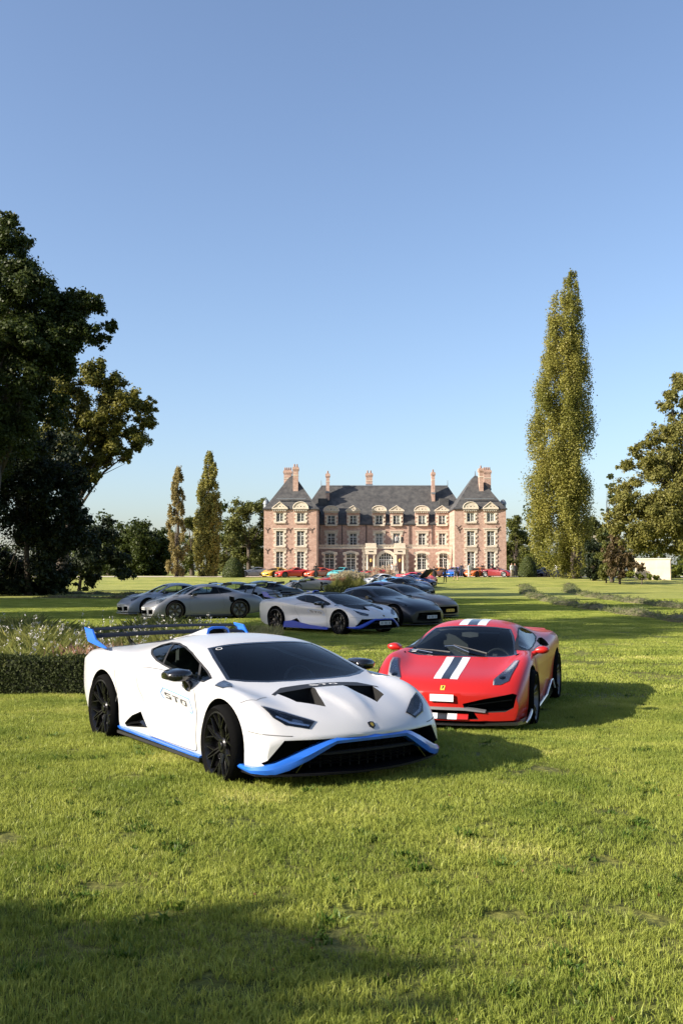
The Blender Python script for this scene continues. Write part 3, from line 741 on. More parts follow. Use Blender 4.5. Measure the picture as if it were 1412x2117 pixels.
    def blade(x0, x1, z0, th, arch, name, m, yw=.90):
        rg = []
        for y in np.linspace(-yw, yw, 17):
            k = 1-abs(y/yw); dz = arch*(1-(y/yw)**2)
            rg.append([(x0,y,z0+dz),(x0*.75+x1*.25,y,z0+dz+th),(x1*.6+x0*.4,y,z0+dz+th*.9),(x1,y,z0+dz+.02+th*.4),(x1,y,z0+dz+.012+th*.4),(x0*.5+x1*.5,y,z0+dz-.004)])
        return MB().rings(rg).build(name, m, wing, True, 50)
    blade(-1.68,-1.93,1.045,.03,.012,'wing_blade', satin); blade(-1.90,-2.03,1.108,.014,.016,'wing_flap', satin)
    for s in (-1, 1):
        pp = [(-2.0,1.15),(-1.76,1.135),(-1.64,1.03),(-1.34,.966),(-1.34,.955),(-1.53,.962),(-1.88,1.0)]
        e = MB().prism(pp, 'y', s*.925-.008, s*.925+.008); e.build('endplate', blue, wing)
        st2 = MB(); st2.rings([[(-1.50,s*.49,.93),(-1.66,s*.49,.915),(-1.66,s*.505,.915),(-1.50,s*.505,.93)],[(-1.72,s*.50,1.02),(-1.80,s*.50,1.02),(-1.80,s*.515,1.02),(-1.72,s*.515,1.02)],[(-1.80,s*.50,1.09),(-1.94,s*.50,1.11),(-1.94,s*.515,1.11),(-1.80,s*.515,1.09)]])
        st2.build('strut', carbon, wing)
        # tail lights
        link('tail_light', patch(bv, [(s*.45,.80),(s*.80,.78),(s*.78,.70),(s*.5,.74)], 'x-', .004, .05, 'tail_light', [mat('tail_red', (.25,.01,.01), .2, coat=.5)]), root)
    mirror_part(root, [(.50,.66,.815,.87,.88),(.42,.70,.795,.90,.92),(.40,.71,.79,.905,.99),(.42,.69,.795,.895,1.06),(.48,.64,.815,.875,1.11)],
        [(.60,.86,.735,.042),(.63,.91,.745,.045),(.66,.95,.80,.04),(.62,.97,.845,.035)], black_gloss)
    return root, bv
satin = mat('satin_black', (.006,.006,.008), .5, spec=.15)
blue_print = mat('blue_print', (.10,.28,.65), .4)
pw = paint('white_paint', (.49,.49,.495), rough=.35, coat=.7, dew=.4)
blue = paint('blue_trim', (.02,.14,.62), rough=.3, coat=.8)
track_car, track_bv = build_track_car(pw, blue)
put(track_car, (-.945,9.905,0), .594, 'white supercar with blue lip, blue wing ends and black wheels, nearest on the grass')

# ---- red car with the striped bonnet
def build_striped_car(pr):
    fx = lambda y: 2.235-.27*y*y
    rec = []
    v = MB()
    for s in (-1, 1):
        v.prism([(s*y, z) for y, z in ((.27,.25),(.24,.335),(.48,.395),(.80,.455),(.845,.44),(.81,.29),(.72,.245),(.5,.235))], 'x', 1.8, 2.7)
    rec.append(v.mesh('c', void))
    rec.append(MB().prism([(-.42,.155),(-.36,.255),(.36,.255),(.42,.155)], 'x', 2.0, 2.7).mesh('c', void))
    v = MB()
    q = [(-.28,.945),(-.68,.935),(-.70,.83),(-.28,.80)]
    v.prism(q, 'y', -1.3, -.80); v.prism(q, 'y', .80, 1.3); rec.append(v.mesh('c', void))
    ws = [(.275,0),(.265,-.2),(.235,-.40),(.20,-.52),(.45,-.60),(.70,-.655),(1.04,-.715),(1.12,-.55),(1.18,-.3),(1.205,0)]
    dlo = [(-.60,1.0),(-.52,1.05),(-.30,1.10),(-.05,1.10),(.20,1.06),(.5,.985),(.74,.905),(.86,.862),(.70,.85),(.2,.865),(-.2,.90),(-.5,.95)]
    root, bv = coupe('sports_car', PISTA, CREASE_P, 3, pr, ws, dlo, ((1.325,.335,.972),(-1.325,.348,.985),('split',5,rim_grey,None)),
        splits=[], recess=rec, cav=(1.12,-.62), door=smile([(.80,.79),(.86,.55),(.84,.20),(-.25,.20),(-.42,.5),(-.42,.80),(-.3,.86),(.3,.84)], .12), seats=(-.2,),
        rearwin=[(-.62,-.40),(-.62,.40),(-.98,.42),(-.98,-.42)])
    wst, bks = mat('stripe_white', (.72,.73,.75), .3, coat=.8), mat('stripe_black', (.012,.012,.013), .3, coat=.8)
    def stripes(xa, xb, wa, wb, off, axis='z', host=root):
        n = max(2, int(abs(xb-xa)/.08))
        for (a, b, m_, nm) in ((-1, -.36, wst, 'white_stripe'), (-.36, .36, bks, 'black_stripe'), (.36, 1, wst, 'white_stripe')):
            poly = [(xa, a*wa), (xa, b*wa), (xb, b*wb), (xb, a*wb)]
            link(nm, patch(bv, poly, axis, off, .05, nm, [m_]), root)
    stripes(1.225, 2.03, .152, .145, .0025); stripes(-.45, .235, .19, .185, .0025)
    for s in (-1, 1):
        hl = [(x, s*y) for x, y in ((1.45,.795),(1.42,.742),(1.66,.68),(1.98,.565),(2.06,.57),(2.03,.655),(1.95,.735),(1.62,.79))]
        h = link('headlight', patch(bv, hl, 'z', .002, .03, 'headlight', [mat('headlight_silver', (.42,.43,.45), .25, coat=.5)]), root)
        link('light_strip', patch(bv, [(x, s*y) for x, y in ((1.465,.785),(1.44,.745),(1.66,.69),(1.84,.625),(1.82,.70),(1.63,.78))], 'z', .005, .03, 'light_strip', [lamp_white]), h)
        link('lamp', patch(bv, [(1.90+.045*math.cos(a*math.pi/6), s*.66+.04*math.sin(a*math.pi/6)) for a in range(12)], 'z', .006, .03, 'lamp', [chrome]), h)
        link('lens', patch(bv, hl, 'z', .011, .03, 'lens', [lens_mat], .009), h)
        # lower corner blade with white edge
        cb = MB().rings([[(1.66,s*.955,.10),(1.66,s*.965,.16),(1.66,s*.92,.16),(1.66,s*.92,.10)],[(1.9,s*.965,.10),(1.9,s*.955,.145),(1.9,s*.90,.15),(1.9,s*.90,.10)],[(2.08,s*.86,.095),(2.08,s*.86,.13),(2.02,s*.8,.13),(2.02,s*.8,.095)],[(2.2,s*.5,.09),(2.2,s*.5,.115),(2.1,s*.5,.12),(2.1,s*.5,.09)]])
        o = cb.build('corner_blade', carbon, root, angle=30)
        MB().tube([(1.64,s*.968,.225),(1.76,s*.972,.20),(1.9,s*.967,.155),(1.97,s*.945,.12)], [.012,.018,.016,.008], 6).build('white_edge', wst, o)
        # side skirt with the raised white notch
        sk = MB().prism([(.86,.09),(-.30,.09),(-1.0,.12),(-1.0,.17),(-.72,.33),(-.62,.33),(-.2,.17),(.86,.13)], 'y', min(s*.90,s*.94), max(s*.90,s*.94))
        o = sk.build('side_skirt', carbon, root)
        MB().tube([(.80,s*.945,.145),(-.15,s*.95,.19),(-.60,s*.965,.345),(-.72,s*.972,.345),(-.98,s*.972,.20)], .013, 6).build('white_edge', wst, o)
        link('tail_light', patch(bv, [(s*.62+.07*math.cos(a*math.pi/8), .80+.07*math.sin(a*math.pi/8)) for a in range(16)], 'x-', .004, .05, 'tail_light', [mat('tail_red', (.25,.01,.01), .2, coat=.5)]), root)
        # inlet vane
        MB().rings([[(fx(.3)-.12,s*.28,.29),(fx(.3)-.10,s*.28,.30),(fx(.3)-.10,s*.28,.31)],[(fx(.75)-.12,s*.78,.36),(fx(.75)-.10,s*.78,.37),(fx(.75)-.10,s*.78,.38)]]).build('inlet_vane', black_matt, root)
    # grey central lip and striped tongue below
    lip = MB().rings([[(fx(y)-.06,y,.262-.10*max(0,abs(y)-.26)),(fx(y)+.025,y,.262-.10*max(0,abs(y)-.26)-.0),(fx(y)+.02,y,.29-.16*max(0,abs(y)-.26)),(fx(y)-.06,y,.30-.16*max(0,abs(y)-.26))] for y in np.linspace(-.50,.50,15)])
    lip.build('front_lip', mat('lip_grey', (.16,.16,.165), .4), root, True, 40)
    for (a, b, m_, nm) in ((-.30,-.17,pr,'lip_panel'),(-.17,-.06,wst,'white_stripe'),(-.06,.06,bks,'black_stripe'),(.06,.17,wst,'white_stripe'),(.17,.30,pr,'lip_panel')):
        MB().rings([[(fx(y)+.005,y,.155),(fx(y)-.03,y,.215),(fx(y)-.06,y,.215),(fx(y)-.05,y,.155)] for y in (a, (a+b)/2, b)]).build(nm, m_, root)
    sp = MB(); q = [(1.7,-.94)]+[(fx(y)+.02,y) for y in np.linspace(-.86,.86,13)]+[(1.7,.94)]
    sp.prism(q, 'z', .085, .105); sp.build('splitter', carbon, root)
    link('badge', patch(bv, [(2.165,-.026),(2.165,.026),(2.215,.024),(2.215,-.024)], 'z', .006, .02, 'badge', [mat('badge_yellow', (.72,.50,.06), .4)], .006), root)
    bd = root.children[-1]
    link('badge_horse', patch(bv, [(2.172,.004),(2.178,-.010),(2.19,-.004),(2.205,-.012),(2.208,.004),(2.19,.010),(2.18,.014)], 'z', .009, .02, 'badge_horse', [bks]), bd)
    plate(root, fx(0)+.022, .40, mat('plate_blank', (.75,.75,.75), .4), .28, .08)
    # wipers
    for (p, q) in (((1.14,-.12),(.98,-.60)), ((1.13,.35),(.92,-.12))):
        pr_ = project(bv, [p, ((p[0]+q[0])/2, (p[1]+q[1])/2), q], 'z', .03)
        MB().tube(pr_, [.014,.010,.006], 6).build('wiper', black_matt, root)
        pr_ = project(bv, [(q[0]+.01,q[1]-.12), q, (p[0]-.03, (p[1]+q[1])/2)], 'z', .018)
        MB().tube(pr_, .007, 6).build('wiper_blade', chrome, root)
    link('inner_mirror', MB().rings([[(.42,-.11,1.0),(.40,-.11,1.05),(.37,-.10,1.03)],[(.42,0,.985),(.40,0,1.06),(.36,0,1.03)],[(.42,.11,1.0),(.40,.11,1.05),(.37,.10,1.03)]]).mesh('inner_mirror', black_matt, True, 60), root)
    link('sticker', patch(bv, [(.97,-.655),(.97,-.60),(1.01,-.61),(1.01,-.67)], 'z', .003, .03, 'sticker', [white_plate]), root)
    mirror_part(root, [(.58,.72,.83,.875,.90),(.54,.74,.815,.905,.945),(.53,.74,.81,.912,1.0),(.55,.73,.825,.90,1.05),(.60,.70,.845,.885,1.075)],
        [(.72,.83,.79,.035),(.70,.87,.81,.032),(.66,.92,.835,.028)], pr)
    # ducktail
    MB().rings([[(-2.05,y,.955),(-2.30,y,1.0-.05*y*y),(-2.315,y,.985-.05*y*y),(-2.2,y,.93)] for y in np.linspace(-.7,.7,11)]).build('tail_spoiler', pr, root, True, 50)
    return root, bv
pr = paint('red_paint', (.42,.012,.008), rough=.35, coat=.3)
striped_car, striped_bv = build_striped_car(pr)
put(striped_car, (1.86,13.9,-.115), -.311, 'red supercar with white and black bonnet stripes, beside the nearest white one')
# ---- rear-engined coupe, front-engined coupe, open two-seater
def build_porsche(pm, st=PORSCHE, wing=True, top=None, rim_m=rim_black, name='sports_car', duct=True):
    fx = lambda y: 2.17-.30*y*y
    v = MB().prism([(-.36,.20),(-.33,.34),(.33,.34),(.36,.20)], 'x', 1.8, 2.6)
    for s in (-1, 1): v.prism([(s*.46,.20),(s*.46,.36),(s*.70,.37),(s*.72,.22)], 'x', 1.7, 2.6)
    rec = [v.mesh('c', void)]
    if duct:
        v = MB(); q = [(-.80,.83),(-.98,.80),(-1.0,.66),(-.88,.60),(-.80,.70)]
        v.prism(q, 'y', -1.3, -.80); v.prism(q, 'y', .80, 1.3); rec.append(v.mesh('c', void))
    ws = [(.36,0),(.34,-.25),(.27,-.49),(.50,-.58),(.81,-.655),(.90,-.5),(.96,-.25),(.98,0)]
    if top is None:
        dlo = [(-1.02,.985),(-.9,1.05),(-.65,1.13),(-.35,1.175),(0,1.185),(.25,1.14),(.5,1.04),(.74,.90),(.6,.885),(0,.905),(-.5,.925)]
    else:
        dlo = [(-.40,.95),(-.30,1.08),(0,1.14),(.25,1.10),(.5,1.01),(.74,.90),(.6,.885),(0,.905)]
    root, bv = coupe(name, st, CREASE_P, 2, pm, ws, dlo, ((1.225,.335,.915),(-1.225,.35,.945),('split',6,rim_m,rim_m)),
        splits=[((.55,1.02),(.47,.87))] + ([((-.42,1.17),(-.48,.92))] if top is None else []), recess=rec, cav=(.92,-.55),
        door=smile([(.66,.85),(.70,.55),(.66,.22),(-.52,.22),(-.62,.5),(-.55,.88),(0,.875)], .12), seats=(-.25,),
        rearwin=None if top else [(-.72,-.42),(-.72,.42),(-1.30,.40),(-1.30,-.40)])
    for s in (-1, 1):
        hl = [(1.72+.19*math.cos(a*math.pi/8)-.02, s*(.70+.115*math.sin(a*math.pi/8)+.0*math.cos(a*math.pi/8))) for a in range(16)]
        h = link('headlight', patch(bv, hl, 'z', .003, .05, 'headlight', [mat('headlight_grey', (.10,.11,.12), .25)]), root)
        link('lamp', patch(bv, [(1.72+.09*math.cos(a*math.pi/5), s*(.70+.06*math.sin(a*math.pi/5))) for a in range(10)], 'z', .007, .04, 'lamp', [chrome]), h)
        link('lens', patch(bv, hl, 'z', .013, .05, 'lens', [lens_mat], .01), h)
        MB().box(-.95,.85,min(s*.84,s*.90),max(s*.84,s*.90),.10,.16).build('side_skirt', black_matt, root)
        if wing:
            link('fender_louvre', patch(bv, [(1.08,s*.80),(1.08,s*.70),(1.30,s*.70),(1.30,s*.80)], 'z', .004, .05, 'fender_louvre', [black_matt]), root)
            link('nostril', patch(bv, [(1.45,s*.16),(1.45,s*.42),(1.72,s*.40),(1.75,s*.20)], 'z', .004, .05, 'nostril', [carbon]), root)
    link('light_bar', patch(bv, [(-.80,.60),(-.80,.66),(.80,.66),(.80,.60)], 'x-', .004, .06, 'light_bar', [mat('tail_red', (.25,.01,.01), .2)]), root)
    sp = MB(); q = [(1.6,-.82)]+[(fx(y)+.03,y) for y in np.linspace(-.78,.78,11)]+[(1.6,.82)]
    sp.prism(q, 'z', .085, .11); sp.build('splitter', pm if wing else black_matt, root)
    if wing:
        wg = empty('rear_wing', (0,0,0), 0, root)
        MB().rings([[(-1.92,y,1.22),(-2.0,y,1.255),(-2.2,y,1.27),(-2.25,y,1.265),(-2.05,y,1.225)] for y in np.linspace(-.82,.82,9)]).build('wing_blade', carbon, wg, True, 50)
        for s in (-1, 1):
            MB().prism([(-1.88,1.17),(-1.9,1.27),(-2.28,1.30),(-2.28,1.18)], 'y', s*.825-.006, s*.825+.006).build('endplate', carbon, wg)
            MB().tube([(-1.88,s*.42,.88),(-1.96,s*.42,1.08),(-2.04,s*.42,1.235)], [.035,.025,.02], 6).build('strut', black_matt, wg)
    if top:
        link('soft_top', patch(bv, [(.30,-.50),(.345,-.2),(.345,.2),(.30,.50),(-.2,.56),(-.75,.54),(-1.0,.3),(-1.0,-.3),(-.75,-.54),(-.2,-.56)], 'z', .006, .06, 'soft_top', [mat('soft_top_black', (.018,.018,.02), .8)], .008), root)
    mirror_part(root, [(.48,.62,.86,.95,.92),(.45,.63,.85,.97,.98),(.47,.62,.86,.96,1.04)], [(.60,.83,.86,.03),(.57,.92,.87,.025)], black_gloss if wing else pm)
    plate(root, fx(0)+.0, .40, white_plate, .46, .10, txt='AB BAB BA')
    return root, bv
def build_gt(pm, rim_m=rim_grey, grille_y=.52, plate_m=white_plate, name='sports_car', interior=True):
    fx = lambda y: 2.24-.33*y*y
    v = MB().prism([(-grille_y-.08,.24),(-grille_y,.47),(grille_y,.47),(grille_y+.08,.24),(.3,.20),(-.3,.20)], 'x', 1.85, 2.7)
    rec = [v.mesh('c', void)]
    ws = [(.13,0),(.115,-.25),(.06,-.52),(.30,-.60),(.60,-.665),(.70,-.5),(.77,-.25),(.79,0)]
    dlo = [(-1.08,1.0),(-.92,1.07),(-.65,1.135),(-.3,1.17),(0,1.145),(.25,1.05),(.56,.905),(.42,.895),(-.2,.92),(-.7,.945)]
    root, bv = coupe(name, GT, CREASE_P, 2, pm, ws, dlo, ((1.42,.345,.95),(-1.25,.35,.965),('split',8,rim_m,rim_m)),
        splits=[((-.62,1.15),(-.58,.93))], recess=rec, cav=(.70,-.75) if interior else None,
        door=smile([(.52,.86),(.60,.55),(.55,.22),(-.55,.22),(-.75,.5),(-.68,.90),(-.2,.885)], .12), seats=(-.45,),
        rearwin=[(-.80,-.42),(-.80,.42),(-1.35,.40),(-1.35,-.40)] if interior else None)
    g = MB()
    for i in range(5): g.rings([[(fx(y)-.08,y,.27+.04*i),(fx(y)-.06,y,.275+.04*i),(fx(y)-.08,y,.285+.04*i)] for y in np.linspace(-grille_y, grille_y, 7)])
    g.build('grille', black_gloss, root)
    for s in (-1, 1):
        hl = [(x, s*y) for x, y in ((1.55,.83),(1.70,.75),(1.88,.64),(1.93,.66),(1.87,.76),(1.72,.83))]
        h = link('headlight', patch(bv, hl, 'z', .003, .05, 'headlight', [mat('headlight_grey', (.10,.11,.12), .25)]), root)
        link('lamp', patch(bv, [(1.80+.05*math.cos(a*math.pi/5), s*(.74+.035*math.sin(a*math.pi/5))) for a in range(10)], 'z', .007, .04, 'lamp', [chrome]), h)
        link('lens', patch(bv, hl, 'z', .013, .05, 'lens', [lens_mat], .01), h)
        MB().box(-.95,1.0,min(s*.85,s*.91),max(s*.85,s*.91),.10,.16).build('side_skirt', black_matt, root)
        link('side_vent', patch(bv, [(.95,.62),(.98,.70),(.66,.70),(.62,.66)], 'y-' if s < 0 else 'y+', .004, .05, 'side_vent', [black_gloss]), root)
        link('tail_light', patch(bv, [(s*.35,.80),(s*.74,.78),(s*.74,.74),(s*.35,.76)], 'x-', .004, .06, 'tail_light', [mat('tail_red', (.25,.01,.01), .2)]), root)
        link('bonnet_vent', patch(bv, [(1.0,s*.25),(1.0,s*.36),(1.25,s*.34),(1.25,s*.24)], 'z', .004, .05, 'bonnet_vent', [black_matt]), root)
    sp = MB(); q = [(1.7,-.86)]+[(fx(y)+.02,y) for y in np.linspace(-.76,.76,11)]+[(1.7,.86)]
    sp.prism(q, 'z', .095, .12); sp.build('splitter', black_matt, root)
    mirror_part(root, [(.36,.50,.87,.96,.93),(.33,.51,.86,.98,.99),(.35,.50,.87,.97,1.05)], [(.48,.84,.87,.03),(.45,.93,.88,.025)], pm)
    plate(root, fx(0)+.01, .33, plate_m, .46, .10, txt='AB BAB BA')
    return root, bv

# second white track car: black roof and bonnet, plate
black_white = {'blue_trim': paint('deep_blue_trim', (.012,.05,.42), rough=.3)}
tc2 = dup(track_car, swap=black_white)
put(tc2, (-.33,29.2,0), R(45), 'white supercar with black bonnet, deep blue skirts and number plate, mid lawn')
link('black_roof', patch(track_bv, [(.30,-.52),(.35,0),(.30,.52),(-.4,.50),(-.68,.44),(-.68,-.44),(-.4,-.50)], 'z', .005, .05, 'black_roof', [satin]), tc2)
link('black_bonnet', patch(track_bv, [(1.255,0),(1.24,-.2),(1.19,-.42),(1.08,-.62),(1.35,-.63),(1.62,-.50),(1.70,-.38),(1.52,-.14),(1.52,.14),(1.70,.38),(1.62,.50),(1.35,.63),(1.08,.62),(1.19,.42),(1.24,.2)], 'z', .009, .04, 'black_bonnet', [satin]), tc2)
plate(tc2, 2.19, .33, white_plate, .46, .10, txt='AB BAB BA')
for s in (-1, 1):
    MB().prism([(-1.0,.13),(-.98,.30),(-.62,.34),(.1,.24),(.86,.19),(.86,.13)], 'y', min(s*.90,s*.948), max(s*.90,s*.948)).build('skirt_panel', black_white['blue_trim'], tc2)

silver = paint('silver_paint', (.19,.195,.21), metal=.4, rough=.38, coat=.4)
P1, p1bv = build_porsche(silver, rim_m=mat('rim_bronze', (.10,.085,.06), .35, metal=.8))
put(P1, (-5.25,37.3,0), R(-64), 'silver coupe with tall black rear wing and bronze wheels, behind the flower bed')
P2 = dup(P1, swap={'silver_paint': paint('pale_silver_paint', (.30,.32,.35), metal=.35, rough=.38, coat=.4)})
put(P2, (-6.9,40.6,0), R(-62), 'pale silver coupe parked half hidden behind the winged silver one')
P3 = dup(P1, swap={'silver_paint': paint('grey_silver_paint', (.24,.25,.265), metal=.35, rough=.38, coat=.4)})
put(P3, (-5.0,45.0,0), R(-68), 'third silver coupe, only its winged tail showing behind the other two')
P4 = dup(P1, swap={'silver_paint': paint('dark_green_paint', (.012,.02,.012), rough=.3)})
put(P4, (-4.2,50.5,0), R(-70), 'very dark coupe whose tail shows left of the second white supercar')
black_p = paint('black_paint', (.006,.007,.011), rough=.3, coat=.25)
G1, g1bv = build_gt(black_p)
put(G1, (1.25,32.9,0), R(45), 'black coupe with long bonnet right behind the second white supercar')
G2 = dup(G1, swap={'black_paint': paint('taupe_paint', (.10,.085,.075), metal=.4, rough=.42, coat=.3), 'plate_white': yellow_plate})
put(G2, (2.35,38.0,0), R(46), 'taupe grey coupe with a yellow number plate beyond the black one')
G3 = dup(G1, swap={'black_paint': paint('night_blue_paint', (.008,.018,.12), rough=.3, coat=.3)})
put(G3, (2.2,47.5,0), R(48), 'dark blue coupe with a red roof edge beyond the taupe one')
redp = paint('deep_red_paint', (.25,.012,.02), rough=.3)
link('red_roof', patch(g1bv, [(.10,-.50),(.14,0),(.10,.50),(-.5,.52),(-1.6,.60),(-1.6,-.60),(-.5,-.52)], 'z', .006, .08, 'red_roof', [redp]), G3)
for s in (-1, 1): link('red_flash', patch(g1bv, [(1.0,s*.62),(1.0,s*.75),(1.9,s*.68),(1.9,s*.55)], 'z', .006, .08, 'red_flash', [redp]), G3)
P5 = dup(P1, swap={'silver_paint': black_p})
put(P5, (4.6,71.5,0), R(50), 'black coupe parked further back, left of the two men in black')
B1, b1bv = build_porsche(paint('grey_spyder_paint', (.15,.155,.165), metal=.35, rough=.4, coat=.4), SPYDER, False, True, rim_silver)
put(B1, (-2.85,86.2,0), R(-72), 'grey open two-seater with black soft top left of the tall grass clump')
def far_copy(src, loc, yaw, label, swap): c = dup(src, swap=swap); put(c, loc, R(yaw), label); return c
# ------------------------------------------------------------------ ground
rng = np.random.default_rng(7)
def sm(a, b, x):
    t = np.clip((np.asarray(x, float)-a)/(b-a), 0, 1); return t*t*(3-2*t)
def zt(x, y):
    """height of the lawn: a slight swell under the nearest car, a dip under the red one, a rise to the house"""
    b = .065*sm(4.5,7,y)*(1-sm(10.6,12.4,y))*sm(-6,-4,x)*(1-sm(.8,2.6,x)); d = -.115*sm(9.9,11.4,y)*(1-sm(17,24,y))*sm(-1.2,.5,x)*(1-sm(5,9,x))
    return .97*sm(88, 126, y)+b+d
def lawn_material():
    m = bpy.data.materials.new('lawn'); m.use_nodes = True; nt = m.node_tree; b = nt.nodes['Principled BSDF']
    g = nt.nodes.new('ShaderNodeNewGeometry'); N = nt.nodes.new; Lk = nt.links.new
    def noise(sc, det, sx=1, sy=1):
        mp = N('ShaderNodeMapping'); mp.inputs['Scale'].default_value = (sx, sy, 1); mp.inputs['Rotation'].default_value = (0,0,R(-14))
        Lk(g.outputs['Position'], mp.inputs[0]); n = N('ShaderNodeTexNoise'); n.inputs['Scale'].default_value = sc; n.inputs['Detail'].default_value = det
        Lk(mp.outputs[0], n.inputs['Vector']); return n
    def ramp(n, p0, p1, c0, c1):
        r = N('ShaderNodeValToRGB'); r.color_ramp.elements[0].position = p0; r.color_ramp.elements[1].position = p1
        r.color_ramp.elements[0].color = (*c0, 1); r.color_ramp.elements[1].color = (*c1, 1); Lk(n.outputs['Fac'], r.inputs[0]); return r
    def mix(fac, a, c, mode='MIX', f=None):
        x = N('ShaderNodeMix'); x.data_type = 'RGBA'; x.blend_type = mode
        if f is not None: x.inputs[0].default_value = f
        else: Lk(fac, x.inputs[0])
        Lk(a, x.inputs[6]); Lk(c, x.inputs[7]); return x
    base = ramp(noise(.55, 6), .35, .68, GR_A, GR_B)
    streak = ramp(noise(.35, 5, .22, 2.6), .42, .66, (0,0,0), (1,1,1))      # lines left by the mower
    dry = N('ShaderNodeRGB'); dry.outputs[0].default_value = (*GR_DRY, 1)
    s1 = N('ShaderNodeMath'); s1.operation = 'MULTIPLY'; s1.inputs[1].default_value = .55; Lk(streak.outputs[0], s1.inputs[0])
    c1 = mix(s1.outputs[0], base.outputs[0], dry.outputs[0])
    fine = ramp(noise(22, 4), .3, .7, (.45,.45,.42), (1.3,1.3,1.25))
    c2 = mix(None, c1.outputs[2], fine.outputs[0], 'MULTIPLY', .9)
    soil = N('ShaderNodeRGB'); soil.outputs[0].default_value = (.11,.07,.035,1)
    sp = ramp(noise(.9, 5), .80, .86, (0,0,0), (.8,.8,.8))
    c3 = mix(sp.outputs[0], c2.outputs[2], soil.outputs[0])
    # under the modelled blades lies darker thatch; further off the sheet itself is the turf
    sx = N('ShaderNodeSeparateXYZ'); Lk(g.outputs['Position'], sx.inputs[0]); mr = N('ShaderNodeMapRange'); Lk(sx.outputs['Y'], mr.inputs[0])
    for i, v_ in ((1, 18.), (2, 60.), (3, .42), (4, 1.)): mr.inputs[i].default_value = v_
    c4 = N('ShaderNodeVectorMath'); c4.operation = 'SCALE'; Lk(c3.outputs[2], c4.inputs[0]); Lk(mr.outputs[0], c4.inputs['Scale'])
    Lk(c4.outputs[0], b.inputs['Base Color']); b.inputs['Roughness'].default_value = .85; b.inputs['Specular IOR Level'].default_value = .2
    n = noise(9, 6); bp = N('ShaderNodeBump'); bp.inputs['Strength'].default_value = .9; bp.inputs['Distance'].default_value = .06
    Lk(n.outputs['Fac'], bp.inputs['Height']); Lk(bp.outputs[0], b.inputs['Normal'])
    return m
GR_A, GR_B, GR_DRY = (.17,.21,.036), (.33,.34,.07), (.48,.44,.15)
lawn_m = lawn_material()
xs = np.concatenate([[-900,-400,-200,-120], np.linspace(-80,-10,29), np.linspace(-9,9,49), np.linspace(10,80,29), [120,200,400,900]])
ys = np.concatenate([[-60,-20], np.linspace(-5,2,6), np.linspace(3,26,70), np.linspace(27,150,100), [200,400,900,1500]])
X, Y = np.meshgrid(xs, ys); Z = zt(X, Y)
nx = len(xs); idx = np.arange(X.size).reshape(X.shape)
F = np.stack([idx[:-1,:-1], idx[:-1,1:], idx[1:,1:], idx[1:,:-1]], -1).reshape(-1, 4)
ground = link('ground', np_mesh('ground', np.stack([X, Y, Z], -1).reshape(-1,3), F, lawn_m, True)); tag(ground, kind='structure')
gravel_m = mat('gravel', (.50,.43,.34), .9, noise=(3,.15), bump=(40,.4,.02), coords='World')
gv = MB(); gx = [-60,-30,-12,0,12,24,60]
gv.add([(x, 124.2+.5*math.sin(x*.13), float(zt(0,124.2))+.03) for x in gx]+[(x, 130, .985) for x in gx]+[(x,146,.985) for x in gx], [(i,i+1,8+i,7+i) for i in range(6)]+[(7+i,8+i,15+i,14+i) for i in range(6)])
tag(gv.build('gravel_drive', gravel_m), kind='structure')

# ------------------------------------------------------------------ leaves and blades
def leaf_material(name, c0, c1, c2=None, trans=.35, rough=.5, wscale=None, var=1.3):
    """leaf colours vary from leaf to leaf and over the plant; part of the light comes through"""
    if name in MAT: return MAT[name]
    m = bpy.data.materials.new(name); m.use_nodes = True; nt = m.node_tree; nt.nodes.clear(); N = nt.nodes.new; Lk = nt.links.new
    g = N('ShaderNodeNewGeometry'); r = N('ShaderNodeValToRGB'); cr = r.color_ramp
    cr.elements[0].color = (*c0, 1); cr.elements[1].color = (*c1, 1)
    if c2: e = cr.elements.new(.86); e.color = (*c1, 1); cr.elements[-1].color = (*c2, 1)
    n = N('ShaderNodeTexNoise'); n.inputs['Scale'].default_value = wscale or .5; n.inputs['Detail'].default_value = 3; Lk(g.outputs['Position'], n.inputs['Vector'])
    a = N('ShaderNodeMath'); a.operation = 'MULTIPLY_ADD'; a.inputs[1].default_value = .45; Lk(g.outputs['Random Per Island'], a.inputs[0])
    s = N('ShaderNodeMath'); s.operation = 'MULTIPLY_ADD'; s.inputs[1].default_value = var; s.inputs[2].default_value = .25-var*.5; Lk(n.outputs['Fac'], s.inputs[0]); Lk(s.outputs[0], a.inputs[2])
    Lk(a.outputs[0], r.inputs[0])
    d = N('ShaderNodeBsdfPrincipled'); d.inputs['Roughness'].default_value = rough; d.inputs['Specular IOR Level'].default_value = .2; Lk(r.outputs[0], d.inputs['Base Color'])
    t = N('ShaderNodeBsdfTranslucent'); Lk(r.outputs[0], t.inputs[0])
    mx = N('ShaderNodeMixShader'); mx.inputs[0].default_value = trans; Lk(d.outputs[0], mx.inputs[1]); Lk(t.outputs[0], mx.inputs[2])
    o = N('ShaderNodeOutputMaterial'); Lk(mx.outputs[0], o.inputs[0]); MAT[name] = m; return m
grass_m = leaf_material('grass_blade', (.17,.225,.036), (.38,.41,.082), (.60,.56,.19), .35, .45, .9, 2.3)
